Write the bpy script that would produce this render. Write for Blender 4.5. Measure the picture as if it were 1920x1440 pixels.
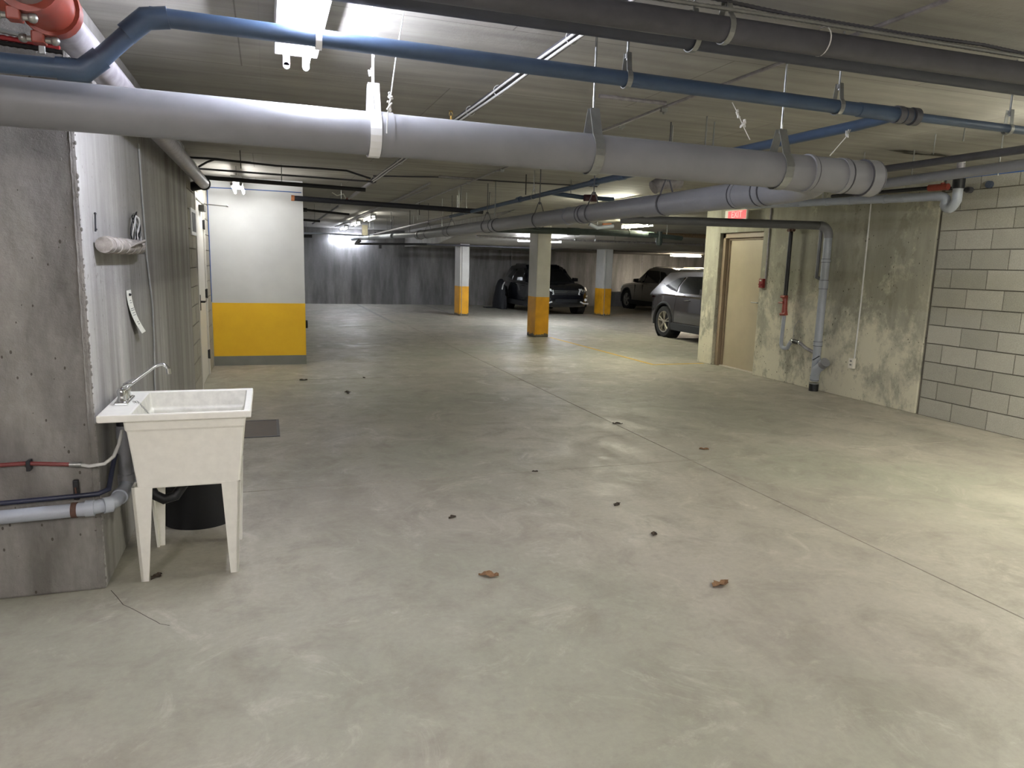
import bpy, math, random
from mathutils import Vector, Matrix
random.seed(4)
S=bpy.context.scene
for o in list(bpy.data.objects): bpy.data.objects.remove(o)
COL=S.collection
# ---------------------------------------------------------------- camera
FPX=1341.756; HC=1.523; YAW,PIT,ROL=.331315,.165164,.0272831
cf=Vector((math.sin(YAW)*math.cos(PIT),math.cos(YAW)*math.cos(PIT),-math.sin(PIT)))
cr=Vector((math.cos(YAW),-math.sin(YAW),0)); cu=cr.cross(cf)
R2=cr*math.cos(ROL)+cu*math.sin(ROL); U2=-cr*math.sin(ROL)+cu*math.cos(ROL)
cam=bpy.data.objects.new('camera',bpy.data.cameras.new('camera')); COL.objects.link(cam)
m=Matrix((R2,U2,-cf)).transposed().to_4x4(); m.translation=Vector((0,0,HC)); cam.matrix_world=m
cam.data.sensor_width=36; cam.data.lens=FPX*36/1920; cam.data.clip_start=.05; cam.data.clip_end=100
S.camera=cam
# ---------------------------------------------------------------- world + exposure
W=bpy.data.worlds.new('world'); S.world=W; W.use_nodes=True
W.node_tree.nodes['Background'].inputs[0].default_value=(.75,.8,.9,1); W.node_tree.nodes['Background'].inputs[1].default_value=.12
S.view_settings.view_transform='Standard'; S.view_settings.look='None'; S.view_settings.gamma=1
S.view_settings.use_curve_mapping=False; S.view_settings.exposure=2.6
S.cycles.max_bounces=10; S.cycles.diffuse_bounces=6; S.cycles.glossy_bounces=4; S.cycles.sample_clamp_indirect=6
COOL=(.88,.92,1.0); GREEN=(1.0,.97,.66); WARM=(1.0,.86,.66)
# lamps of the garage and the added fill lamps: x, y0, y1, z (underside of housing), colour, strength, kind
# ---------------------------------------------------------------- helpers
def P(ax,c,x,y):
    d=R2*((x-960)/FPX)-U2*((y-720)/FPX)+cf; i='xyz'.index(ax); o=Vector((0,0,HC)); return o+d*((c-o[i])/d[i])
def tag(o,label=None,cat=None,group=None,kind=None):
    if label:o['label']=label
    if cat:o['category']=cat
    if group:o['group']=group
    if kind:o['kind']=kind
    return o
def thing(name,label,cat,loc=(0,0,0),rz=0,group=None):
    o=bpy.data.objects.new(name,None); COL.objects.link(o); o.location=loc; o.rotation_euler=(0,0,rz); o.empty_display_size=.1
    return tag(o,label,cat,group)
def mesh(name,v,f,mat=None,parent=None,smooth=False,rel=False):
    me=bpy.data.meshes.new(name); 
    if parent is not None and not rel and parent.type=='EMPTY':
        off=parent.location; v=[(p[0]-off[0],p[1]-off[1],p[2]-off[2]) for p in v]
    me.from_pydata([tuple(p) for p in v],[],f); me.update()
    if smooth:
        me.polygons.foreach_set('use_smooth',[True]*len(me.polygons))
    if mat is not None: me.materials.append(mat)
    o=bpy.data.objects.new(name,me); COL.objects.link(o)
    if parent is not None:o.parent=parent
    return o
class MB:
    def __init__(s): s.v=[]; s.f=[]
    def add(s,v,f):
        n=len(s.v); s.v+= [tuple(p) for p in v]; s.f+=[tuple(i+n for i in q) for q in f]; return s
    def box(s,x0,x1,y0,y1,z0,z1):
        return s.add([(x,y,z) for x in(x0,x1) for y in(y0,y1) for z in(z0,z1)],[(0,1,3,2),(4,6,7,5),(0,4,5,1),(2,3,7,6),(0,2,6,4),(1,5,7,3)])
    def hexa(s,b,t):   # bottom 4, top 4 (ccw)
        return s.add(list(b)+list(t),[(3,2,1,0),(4,5,6,7),(0,1,5,4),(1,2,6,5),(2,3,7,6),(3,0,4,7)])
    def tube(s,pts,r,n=12,caps=True):
        pts=[Vector(p) for p in pts]; rs=r if isinstance(r,(list,tuple)) else [r]*len(pts)
        T=[]
        for i in range(len(pts)):
            a=(pts[i]-pts[i-1]).normalized() if i>0 else None; b=(pts[i+1]-pts[i]).normalized() if i<len(pts)-1 else None
            t=(a+b).normalized() if a is not None and b is not None and (a+b).length>1e-6 else (b if a is None else a); T.append(t)
        up=Vector((0,0,1)) if abs(T[0].z)<.9 else Vector((0,1,0))
        u=(up-T[0]*up.dot(T[0])).normalized(); base=len(s.v); v=[];f=[]
        for i,(p,t) in enumerate(zip(pts,T)):
            u=(u-t*u.dot(t)).normalized(); w=t.cross(u); k=1.
            if 0<i<len(pts)-1:
                a=(pts[i]-pts[i-1]).normalized(); c=max(.5,a.dot(t)); k=1/c
                bd=((pts[i+1]-pts[i]).normalized()-a)
                bd=bd.normalized() if bd.length>1e-5 else None
            else: bd=None
            for j in range(n):
                g=2*math.pi*j/n; q=(u*math.cos(g)+w*math.sin(g))*rs[i]
                if bd is not None: q=q+bd*(q.dot(bd)*(k-1))
                v.append(p+q)
        for i in range(len(pts)-1):
            for j in range(n):
                a=i*n+j;b=i*n+(j+1)%n; f.append((a,a+n,b+n,b))
        if caps: f.append(tuple(range(n))); f.append(tuple(reversed(range((len(pts)-1)*n,len(pts)*n))))
        return s.add(v,f)
    def prism(s,poly,ax,c0,c1):  # poly of 2D points in the two other axes
        def mk(p,c): return (c,p[0],p[1]) if ax=='x' else (p[0],c,p[1]) if ax=='y' else (p[0],p[1],c)
        n=len(poly); return s.add([mk(p,c0) for p in poly]+[mk(p,c1) for p in poly],[tuple(range(n)),tuple(reversed(range(n,2*n)))]+[(i,i+n,(i+1)%n+n,(i+1)%n) for i in range(n)])
    def sphere(s,c,r,n=10,m=6,sc=(1,1,1)):
        v=[];f=[]
        for i in range(m+1):
            for j in range(n):
                a=math.pi*i/m;b=2*math.pi*j/n; v.append((c[0]+r*sc[0]*math.sin(a)*math.cos(b),c[1]+r*sc[1]*math.sin(a)*math.sin(b),c[2]+r*sc[2]*math.cos(a)))
        for i in range(m):
            for j in range(n): f.append((i*n+j,(i+1)*n+j,(i+1)*n+(j+1)%n,i*n+(j+1)%n))
        return s.add(v,f)
    def build(s,name,mat=None,parent=None,smooth=False,bevel=0,rel=False,sub=0,kind=None,autos=True):
        o=mesh(name,s.v,s.f,mat,parent,smooth,rel)
        if bevel:
            b=o.modifiers.new('b','BEVEL'); b.width=bevel; b.segments=2; b.limit_method='ANGLE'; b.angle_limit=.6
        if sub:
            b=o.modifiers.new('s','SUBSURF'); b.levels=sub; b.render_levels=sub
        if smooth and not sub and autos:
            try: o.data.set_sharp_from_angle(angle=.7)
            except Exception: pass
        if kind:o['kind']=kind
        return o
def arc(p0,p1,p2,n=6):   # rounded corner between p0-p1-p2 (quadratic)
    p0,p1,p2=map(Vector,(p0,p1,p2)); return [p0*(1-t)**2+p1*2*t*(1-t)+p2*t*t for t in [i/n for i in range(n+1)]]
# ---------------------------------------------------------------- materials
def lin(c): return tuple((x/255/12.92 if x/255<=.04045 else ((x/255+.055)/1.055)**2.4) for x in c)+(1,)
def nodes(name):
    m=bpy.data.materials.new(name); m.use_nodes=True; nt=m.node_tree; return m,nt,nt.nodes['Principled BSDF'],nt.nodes,nt.links
def plain(name,c,rough=.5,metal=0,spec=.5,var=.12,scale=20,bump=0.0,rv=.12,stretch=(1,1,1),coat=0):
    m,nt,b,N,L=nodes(name); g=N.new('ShaderNodeNewGeometry'); mp=N.new('ShaderNodeMapping'); mp.inputs['Scale'].default_value=stretch
    L.new(g.outputs['Position'],mp.inputs['Vector'])
    t=N.new('ShaderNodeTexNoise'); t.inputs['Scale'].default_value=scale; t.inputs['Detail'].default_value=5; t.inputs['Roughness'].default_value=.6; L.new(mp.outputs[0],t.inputs['Vector'])
    r=N.new('ShaderNodeValToRGB'); c=lin(c); r.color_ramp.elements[0].position=.3; r.color_ramp.elements[1].position=.7
    r.color_ramp.elements[0].color=tuple(x*(1-var) for x in c[:3])+(1,); r.color_ramp.elements[1].color=tuple(min(1,x*(1+var)) for x in c[:3])+(1,)
    L.new(t.outputs[0],r.inputs[0]); L.new(r.outputs[0],b.inputs['Base Color'])
    q=N.new('ShaderNodeMapRange'); q.inputs[3].default_value=max(.02,rough-rv); q.inputs[4].default_value=min(1,rough+rv); L.new(t.outputs[0],q.inputs[0]); L.new(q.outputs[0],b.inputs['Roughness'])
    b.inputs['Metallic'].default_value=metal; b.inputs['Specular IOR Level'].default_value=spec
    if coat: b.inputs['Coat Weight'].default_value=coat; b.inputs['Coat Roughness'].default_value=.04
    if bump:
        k=N.new('ShaderNodeBump'); k.inputs['Strength'].default_value=bump; k.inputs['Distance'].default_value=.01; L.new(t.outputs[0],k.inputs['Height']); L.new(k.outputs[0],b.inputs['Normal'])
    return m
def mixc(N,L,fac,a,b,mode='MIX'):
    x=N.new('ShaderNodeMix'); x.data_type='RGBA'; x.blend_type=mode
    if isinstance(fac,float): x.inputs[0].default_value=fac
    else: L.new(fac,x.inputs[0])
    for i,v in ((6,a),(7,b)):
        if isinstance(v,tuple): x.inputs[i].default_value=v
        else: L.new(v,x.inputs[i])
    return x.outputs[2]
def noise(N,L,vec,scale,detail=6,rough=.6,dist=0):
    t=N.new('ShaderNodeTexNoise'); t.inputs['Scale'].default_value=scale; t.inputs['Detail'].default_value=detail; t.inputs['Roughness'].default_value=rough; t.inputs['Distortion'].default_value=dist; L.new(vec,t.inputs['Vector']); return t.outputs[0]
def ramp(N,L,x,p0,p1,a=(0,0,0,1),b=(1,1,1,1)):
    r=N.new('ShaderNodeValToRGB'); r.color_ramp.elements[0].position=p0; r.color_ramp.elements[1].position=p1; r.color_ramp.elements[0].color=a; r.color_ramp.elements[1].color=b; L.new(x,r.inputs[0]); return r.outputs[0]
def mapping(N,L,sc,loc=(0,0,0),rot=(0,0,0)):
    g=N.new('ShaderNodeNewGeometry'); mp=N.new('ShaderNodeMapping'); mp.inputs['Scale'].default_value=sc; mp.inputs['Location'].default_value=loc; mp.inputs['Rotation'].default_value=rot; L.new(g.outputs['Position'],mp.inputs['Vector']); return mp.outputs[0]
def concrete(name,dark,mid,light,streak=(5,5,.35),sscale=1.6,pits=.0,stain=None,rough=.85,bump=.35,big=.6,seed=0,sp0=.32,sp1=.7,patch=None):
    m,nt,b,N,L=nodes(name); v=mapping(N,L,(1,1,1),(seed,seed*.7,seed*.3)); vs=mapping(N,L,streak,(seed,0,seed))
    n1=noise(N,L,vs,sscale,8,.62); n2=noise(N,L,v,big,5,.6,.6); n3=noise(N,L,v,14,8,.7)
    c=mixc(N,L,ramp(N,L,n1,sp0,sp1),lin(dark),lin(light)); c=mixc(N,L,ramp(N,L,n2,.35,.65),c,mixc(N,L,.55,c,lin(mid)))
    c=mixc(N,L,ramp(N,L,n3,.3,.75),mixc(N,L,.25,c,lin(dark)),c)
    if patch:  # pale lime / efflorescence blotches
        pc,pz0,pz1=patch; n4=noise(N,L,mapping(N,L,(1,1,.75),(3,1,seed)),2.0,10,.74,.15)
        sx=N.new('ShaderNodeSeparateXYZ'); g=N.new('ShaderNodeNewGeometry'); L.new(g.outputs['Position'],sx.inputs[0])
        mr=N.new('ShaderNodeMapRange'); mr.inputs[1].default_value=pz0; mr.inputs[2].default_value=pz1; mr.inputs[3].default_value=.10; mr.inputs[4].default_value=-.12; L.new(sx.outputs[2],mr.inputs[0])
        ad=N.new('ShaderNodeMath'); ad.operation='ADD'; L.new(n4,ad.inputs[0]); L.new(mr.outputs[0],ad.inputs[1])
        c=mixc(N,L,ramp(N,L,ad.outputs[0],.47,.6),c,lin(pc))
        n5=noise(N,L,mapping(N,L,(1.5,1.5,.8),(7,5,seed)),2.4,9,.72,.2); c=mixc(N,L,ramp(N,L,n5,.56,.62,(0,0,0,1),(.6,.6,.6,1)),c,lin(dark))
    h=n3
    if pits:
        vo=N.new('ShaderNodeTexVoronoi'); vo.inputs['Scale'].default_value=21; L.new(mapping(N,L,(1,1,.6),(0,0,seed)),vo.inputs['Vector'])
        n6=noise(N,L,v,2.5,3); pt=N.new('ShaderNodeMath'); pt.operation='MULTIPLY_ADD'; L.new(n6,pt.inputs[0]); pt.inputs[1].default_value=.42; pt.inputs[2].default_value=-.13
        ls=N.new('ShaderNodeMath'); ls.operation='LESS_THAN'; L.new(vo.outputs['Distance'],ls.inputs[0]); L.new(pt.outputs[0],ls.inputs[1])
        c=mixc(N,L,ls.outputs[0],c,mixc(N,L,pits,c,lin((58,54,44))))
    L.new(c,b.inputs['Base Color']); b.inputs['Roughness'].default_value=rough; b.inputs['Specular IOR Level'].default_value=.25
    k=N.new('ShaderNodeBump'); k.inputs['Strength'].default_value=bump; k.inputs['Distance'].default_value=.012; L.new(h,k.inputs['Height']); L.new(k.outputs[0],b.inputs['Normal'])
    return m
def floor_mat():
    m,nt,b,N,L=nodes('floor_concrete'); v=mapping(N,L,(1,1,1)); v2=mapping(N,L,(1,.45,1),(3,2,0),(0,0,.5))
    a=noise(N,L,v2,.9,9,.66,.7); c2=noise(N,L,v,3.2,9,.7,.4); d=noise(N,L,v,30,6,.7); e=noise(N,L,mapping(N,L,(1,1,1),(9,4,0)),.35,4,.55,.5)
    c=mixc(N,L,ramp(N,L,a,.34,.66),lin((158,153,142)),lin((184,178,166)))
    c=mixc(N,L,ramp(N,L,e,.42,.62,(0,0,0,1),(.6,.6,.6,1)),c,lin((152,155,138)))  # slight green patches: greenish lamp light put into the floor colour
    c=mixc(N,L,ramp(N,L,c2,.3,.52,(.75,.75,.75,1),(0,0,0,1)),c,lin((136,130,119)))
    f=noise(N,L,mapping(N,L,(1,1,1),(2,7,0)),2.4,10,.75,1.2); c=mixc(N,L,ramp(N,L,f,.56,.7,(0,0,0,1),(.5,.5,.5,1)),c,lin((204,200,188)))
    c=mixc(N,L,ramp(N,L,d,.3,.7,(.3,.3,.3,1),(0,0,0,1)),c,lin((122,118,108)))
    L.new(c,b.inputs['Base Color'])
    q=N.new('ShaderNodeMapRange'); q.inputs[1].default_value=.35; q.inputs[2].default_value=.68; q.inputs[3].default_value=.74; q.inputs[4].default_value=.34; L.new(f,q.inputs[0]); L.new(q.outputs[0],b.inputs['Roughness']); b.inputs['Specular IOR Level'].default_value=.5
    k=N.new('ShaderNodeBump'); k.inputs['Strength'].default_value=.25; k.inputs['Distance'].default_value=.004; L.new(c2,k.inputs['Height']); 
    k2=N.new('ShaderNodeBump'); k2.inputs['Strength'].default_value=.35; k2.inputs['Distance'].default_value=.001; L.new(d,k2.inputs['Height']); L.new(k.outputs[0],k2.inputs['Normal']); L.new(k2.outputs[0],b.inputs['Normal'])
    return m
def ceil_mat():
    m,nt,b,N,L=nodes('ceiling_concrete'); v=mapping(N,L,(1,1,1)); vs=mapping(N,L,(.5,5,1),(0,1,0))
    n1=noise(N,L,vs,1.6,8,.6); n2=noise(N,L,v,.9,6,.6,.5); n3=noise(N,L,v,18,8,.7)
    c=mixc(N,L,ramp(N,L,n1,.3,.7),lin((150,148,142)),lin((184,181,174))); c=mixc(N,L,ramp(N,L,n2,.35,.7,(.5,.5,.5,1),(0,0,0,1)),c,lin((132,130,124)))
    br=N.new('ShaderNodeTexBrick'); br.offset=.5; br.inputs['Scale'].default_value=1; br.inputs['Brick Width'].default_value=2.44; br.inputs['Row Height'].default_value=1.22; br.inputs['Mortar Size'].default_value=.006; br.inputs['Mortar Smooth'].default_value=.9; L.new(mapping(N,L,(1,1,1),(.1,.28,0)),br.inputs['Vector'])
    br.inputs['Color1'].default_value=(1,1,1,1); br.inputs['Color2'].default_value=(.93,.93,.93,1); br.inputs['Mortar'].default_value=(.55,.55,.55,1)
    b2=N.new('ShaderNodeTexBrick'); b2.offset=0; b2.inputs['Scale'].default_value=1; b2.inputs['Brick Width'].default_value=12; b2.inputs['Row Height'].default_value=.2; b2.inputs['Mortar Size'].default_value=.004; b2.inputs['Mortar Smooth'].default_value=1; L.new(v,b2.inputs['Vector'])
    b2.inputs['Color1'].default_value=(1,1,1,1); b2.inputs['Color2'].default_value=(.97,.97,.97,1); b2.inputs['Mortar'].default_value=(.9,.9,.9,1)
    c=mixc(N,L,1.0,c,br.outputs['Color'],'MULTIPLY'); c=mixc(N,L,1.0,c,b2.outputs['Color'],'MULTIPLY')
    L.new(c,b.inputs['Base Color']); b.inputs['Roughness'].default_value=.8; b.inputs['Specular IOR Level'].default_value=.25
    k=N.new('ShaderNodeBump'); k.inputs['Strength'].default_value=.3; k.inputs['Distance'].default_value=.01; L.new(n3,k.inputs['Height']); L.new(k.outputs[0],b.inputs['Normal'])
    return m
def emis(name,c,s):
    m,nt,b,N,L=nodes(name); b.inputs['Base Color'].default_value=(c[0]*.6,c[1]*.6,c[2]*.6,1); b.inputs['Emission Color'].default_value=tuple(c)+(1,); b.inputs['Emission Strength'].default_value=s; return m
def block_mat(name,c,var=.12):
    m,nt,b,N,L=nodes(name); v=mapping(N,L,(1,1,1)); n=noise(N,L,v,120,4,.8); n2=noise(N,L,v,9,5,.6); oi=N.new('ShaderNodeObjectInfo')
    a=lin(c); cc=mixc(N,L,ramp(N,L,n,.35,.65),tuple(x*.72 for x in a[:3])+(1,),tuple(x*1.1 for x in a[:3])+(1,)); cc=mixc(N,L,ramp(N,L,n2,.3,.7,(.3,.3,.3,1),(0,0,0,1)),cc,tuple(x*.7 for x in a[:3])+(1,))
    h=N.new('ShaderNodeHueSaturation'); mr=N.new('ShaderNodeMapRange'); mr.inputs[3].default_value=1-var; mr.inputs[4].default_value=1+var; L.new(oi.outputs['Random'],mr.inputs[0]); L.new(mr.outputs[0],h.inputs['Value']); L.new(cc,h.inputs['Color']); L.new(h.outputs[0],b.inputs['Base Color'])
    b.inputs['Roughness'].default_value=.95; b.inputs['Specular IOR Level'].default_value=.15
    k=N.new('ShaderNodeBump'); k.inputs['Strength'].default_value=.5; k.inputs['Distance'].default_value=.004; L.new(n,k.inputs['Height']); L.new(k.outputs[0],b.inputs['Normal']); return m
def column_mat(zs):   # white paint above, yellow below, scraped concrete at the very foot
    m,nt,b,N,L=nodes('column_paint'); g=N.new('ShaderNodeNewGeometry'); sx=N.new('ShaderNodeSeparateXYZ'); L.new(g.outputs['Position'],sx.inputs[0]); v=mapping(N,L,(1,1,1))
    n=noise(N,L,v,22,6,.7); n2=noise(N,L,v,4,6,.6)
    gt=N.new('ShaderNodeMath'); gt.operation='GREATER_THAN'; gt.inputs[1].default_value=zs; L.new(sx.outputs[2],gt.inputs[0])
    wh=mixc(N,L,ramp(N,L,n2,.35,.7,(.35,.35,.35,1),(0,0,0,1)),lin((196,195,190)),lin((160,158,152))); ye=mixc(N,L,ramp(N,L,n2,.3,.6,(.5,.5,.5,1),(0,0,0,1)),lin((226,164,24)),lin((176,124,24)))
    c=mixc(N,L,gt.outputs[0],ye,wh)
    md=N.new('ShaderNodeMath'); md.operation='MULTIPLY_ADD'; L.new(n,md.inputs[0]); md.inputs[1].default_value=.28; md.inputs[2].default_value=-.08; lt=N.new('ShaderNodeMath'); lt.operation='LESS_THAN'; L.new(sx.outputs[2],lt.inputs[0]); L.new(md.outputs[0],lt.inputs[1])
    c=mixc(N,L,lt.outputs[0],c,lin((92,88,76))); L.new(c,b.inputs['Base Color']); b.inputs['Roughness'].default_value=.6
    k=N.new('ShaderNodeBump'); k.inputs['Strength'].default_value=.2; k.inputs['Distance'].default_value=.006; L.new(n,k.inputs['Height']); L.new(k.outputs[0],b.inputs['Normal']); return m

M=dict(
 floor=floor_mat(), ceil=ceil_mat(),
 wleft=concrete('wall_left_concrete',(112,110,107),(146,144,141),(190,188,186),(5,3.4,.2),1.2,.5,seed=1,sp0=.34,sp1=.68,bump=.35),
 wfront=concrete('wall_corner_concrete',(92,90,86),(126,123,119),(168,165,161),(2.2,2.2,.7),1.3,.75,seed=2,big=1.1,bump=.9,sp0=.36,sp1=.66),
 wfar=concrete('wall_far_concrete',(104,103,103),(136,135,135),(172,170,170),(3,3,.5),1.0,.0,seed=5,big=.6,sp0=.36,sp1=.68),
 wright=concrete('wall_right_concrete',(130,129,116),(162,160,146),(182,179,164),(2.5,2.5,.5),1.5,.9,seed=8,patch=((206,202,182),.2,2.0)),
 panelw=plain('white_wall_paint',(214,216,218),.55,var=.05,scale=2.5,bump=.05), panely=plain('yellow_wall_paint',(255,200,44),.5,var=.07,scale=3,bump=.05), greybase=plain('grey_paint',(132,134,130),.6,var=.08,scale=6),
 block=block_mat('concrete_block',(172,170,160)), blockl=block_mat('pale_concrete_block',(176,172,162),.05), mortar=plain('mortar',(112,108,98),.95,var=.15,scale=60,bump=.3),
 pvc=plain('grey_pipe_plastic',(128,129,134),.42,var=.08,scale=5,rv=.1), pvcl=plain('light_grey_pipe_plastic',(160,166,176),.4,var=.06,scale=8),
 blue=plain('slate_blue_pipe_plastic',(58,76,100),.45,var=.16,scale=7), dark=plain('dark_grey_steel_pipe',(72,72,78),.5,var=.2,scale=9), black=plain('black_steel_pipe',(24,24,28),.45,var=.2,scale=12),
 green=plain('dark_green_grey_pipe',(58,68,68),.5,var=.2,scale=9), galv=plain('galvanised_steel',(150,147,152),.45,.35,var=.3,scale=16,stretch=(1,1,1)), strap=plain('zinc_strap',(150,152,150),.35,.7,var=.1,scale=30),
 red=plain('red_fire_paint',(140,62,50),.4,var=.15,scale=25), dred=plain('dark_red_plastic',(128,34,34),.45,var=.1,scale=20), chrome=plain('chrome',(220,222,226),.12,1,var=.05,rv=.05),
 white=plain('white_enamel',(226,228,230),.4,var=.04,scale=6), tub=plain('cream_laundry_tub_plastic',(238,237,230),.45,var=.04,scale=25), tubin=plain('scuffed_white_tub_plastic',(208,207,198),.5,var=.14,scale=22,stretch=(1,1,1)),
 can=plain('black_plastic',(16,18,24),.5,var=.2,scale=12), bluehose=plain('dark_blue_tubing',(38,42,62),.4,var=.1), redhose=plain('red_tubing',(104,44,42),.42,var=.1), cable=plain('white_cable',(206,206,204),.5,var=.08), greycable=plain('grey_cable',(150,150,148),.5,var=.1),
 rust=plain('rusty_strap',(80,54,44),.7,var=.3,scale=60), door=plain('beige_door_paint',(168,157,134),.42,var=.05,scale=5), frame=plain('taupe_frame_paint',(140,124,104),.45,var=.08,scale=10), doorw=plain('white_door_paint',(218,216,210),.45,var=.04,scale=5),
 paper=plain('white_paper',(232,232,226),.8,var=.03), ink=plain('grey_ink',(120,122,126),.8,var=.1), cloth=plain('wrapped_grey_cloth',(150,144,138),.9,var=.3,scale=40,bump=.4), leaf=plain('dry_brown_leaf',(122,92,64),.8,var=.3,scale=80,bump=.3), darkleaf=plain('dark_dry_leaf',(58,48,38),.8,var=.3,scale=80,bump=.3),
 steel=plain('floor_steel_plate',(86,76,70),.55,.4,var=.25,scale=14,bump=.2), bluefoam=plain('blue_fire_sealant',(52,96,168),.6,var=.15,scale=20), yline=plain('worn_yellow_line_paint',(196,158,48),.6,var=.3,scale=14), pline=plain('faded_pale_line_paint',(140,138,132),.6,var=.3,scale=14),
 sill=plain('pale_aluminium_sill',(214,206,196),.4,.3,var=.1), brass=plain('brass',(170,140,80),.3,.9,var=.1), orange=plain('orange_cap',(196,128,90),.5,var=.1), purple=plain('maroon_coupling',(72,40,48),.5,var=.1),
 tire=plain('tyre_rubber',(22,22,24),.85,var=.2,scale=40), glass=plain('dark_car_glass',(10,12,14),.06,0,.8,var=.05,rv=.03), glassl=plain('lit_car_glass',(70,80,76),.1,0,.8,var=.1,rv=.04), rim=plain('dull_alloy',(150,146,138),.4,.3,var=.1), rimd=plain('dark_alloy',(52,50,50),.4,.8,var=.1),
 carblack=plain('black_car_paint',(15,18,26),.22,0,.6,var=.06,rv=.03,coat=1), cargrey=plain('machine_grey_car_paint',(44,38,34),.25,.2,.6,var=.06,rv=.03,coat=1), carwhite=plain('silver_white_car_paint',(120,118,112),.3,.2,.5,var=.05,rv=.03,coat=.8), trimb=plain('black_car_cladding',(26,28,30),.7,var=.15,scale=40),
 lens=plain('clear_headlamp_lens',(236,240,244),.2,0,1.0,var=.15,scale=40,rv=.04), taill=plain('tail_lamp_red',(90,16,16),.15,0,.8,var=.1), plate=plain('ivory_sign',(224,220,210),.5,var=.03),
)
colmat=column_mat(.86)
# ================================================================ SETTING
CZ=2.6; XL=-.735; YF=3.52; XR=6.824; YW=25.85
def struct(o): o['kind']='structure'; return o
# floor: a bed with one slab for each bay between the saw cuts
bed=struct(MB().box(-5,21,-5,27,-.3,-.012).build('floor',plain('joint_dark',(60,56,48),.95)))
xs=[-5,3.215,8.2,13.2,21]; ys=[-5,.5,4.843,9.395,13.31,17.06,21.4,27]; g=.005
for i in range(len(xs)-1):
    for j in range(len(ys)-1):
        MB().box(xs[i]+g,xs[i+1]-g,ys[j]+g,ys[j+1]-g,-.2,0).build('slab',M['floor'],bed)
struct(MB().box(-5,21,-5,27,CZ,CZ+.3).build('ceiling',M['ceil']))
# dropped concrete soffit over the far right parking bays
struct(MB().prism([(13.6,CZ+.01),(20.4,2.08),(YW+.1,2.05),(YW+.1,CZ+.01)],'x',4.7,21).build('trim_1',M['ceil']))
# left wall: concrete corner pier, concrete block strip with the white door, painted partition
wl=struct(MB().box(-5,XL,YF,8.08,0,CZ).build('wall_left',M['wleft'],bevel=.012)); wl.data.materials.append(M['wfront'])
for p in wl.data.polygons:
    if p.normal.y<-.5: p.material_index=1
struct(MB().box(-5,-4.6,-5,YF,0,CZ).build('wall_left_side',M['wfront']))
b=MB(); pts=[];rs=[]
for i in range(120):
    pts.append((-.766+random.uniform(-.0015,.0015)+.012*(i/119.),YF-.001,.02+i*.0216)); rs.append(random.uniform(.0015,.006))
b.tube(pts,rs,6); b.build('form_seam',M['wfront'],wl)
b=MB()
for i in range(260):
    z=random.uniform(.02,2.4); 
    if random.random()<.55: c=(XL-random.uniform(0,.006),YF+random.uniform(0,.006),z)
    else: c=(-.766+random.gauss(0,.012),YF+.001,z)
    b.sphere(c,random.uniform(.002,.006),5,3,(1,.6,1.8))
b.build('rough_edge_chips',M['wfront'],wl,kind='stuff')
wb=struct(MB().box(-1.2,XL-.012,8.08,8.86,0,CZ).box(-1.2,XL-.012,10.06,10.84,0,CZ).box(-1.2,XL-.012,8.86,10.06,2.24,CZ).build('wall_left_block',M['mortar']))
struct(MB().box(-5,-1.2,8.08,26.1,0,CZ).build('wall_left_room',M['wfront']))
def blocks(parent,x,ya,yb,n,z0,mat,away,ylo=None,start=0,BW=.4,BH=.2,skip=None,off=0.0):
    """courses of blocks on plane x; away=+1 means blocks reach towards +x; ya is the end the bond starts from"""
    full=None; s=1 if yb>ya else -1; L=abs(yb-ya)
    for k in range(n):
        zz=z0+k*BH; h=min(BH,CZ-.07-zz)-.011
        if h<.03: continue
        t=0.; first=True
        while t<L-.02:
            w=BW if not(first and k%2==1) else BW/2
            w=min(w,L-t); first=False
            a=ya+s*(t+.0055); b=ya+s*(t+w-.0055); t+=w
            if abs(b-a)<.02: continue
            lo,hi=min(a,b),max(a,b)
            if skip and skip(lo,hi,zz): continue
            dx=random.uniform(-.0015,.0015); xa=x+dx; xb=x+away*.1
            if abs(hi-lo-.389)<1e-4 and abs(h-.189)<1e-4:
                if full is None:
                    me=bpy.data.meshes.new('brick'); q=MB().box(0,away*.1,-.1945,.1945,0,.189); me.from_pydata(q.v,[],q.f); me.materials.append(mat); full=me
                o=bpy.data.objects.new('brick',full); COL.objects.link(o); o.parent=parent; o.location=(xa,(lo+hi)/2,zz+.0055)
            else: MB().box(min(xa,xb),max(xa,xb),lo,hi,zz+.0055,zz+.0055+h).build('brick',mat,parent,rel=True)
blocks(wb,XL,8.085,8.86,13,0,M['blockl'],-1); blocks(wb,XL,10.84,10.06,13,0,M['blockl'],-1)
blocks(wb,XL,8.86,10.06,2,2.24,M['blockl'],-1)
pn=struct(MB().box(-1.2,.52,10.84,YW,0,CZ).build('wall_partition',M['panelw']))
MB().box(-.727,.521,10.832,10.845,.888,2.445).build('white_painted_panel',M['panelw'],pn)
MB().box(-.727,.523,10.83,10.845,.135,.888).build('yellow_painted_panel',M['panely'],pn)
MB().box(-.727,.524,10.826,10.845,0,.135).build('grey_painted_kerb',M['greybase'],pn)
q=MB(); q.tube([(XL+.006,10.826,z) for z in (.9,1.4,1.9,2.44)],.006,6); q.tube([(XL+.01,10.826,2.447),(-.3,10.826,2.45),(.5,10.826,2.447)],.006,6)
tag(struct(q.build('trim_2',M['bluefoam'],None,True)))
struct(MB().box(.5,21,YW,YW+.3,0,CZ).build('wall_back',M['wfar']))
struct(MB().box(20.5,21,YF,YW,0,CZ).build('wall_bay_right',M['wfar']))
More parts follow.
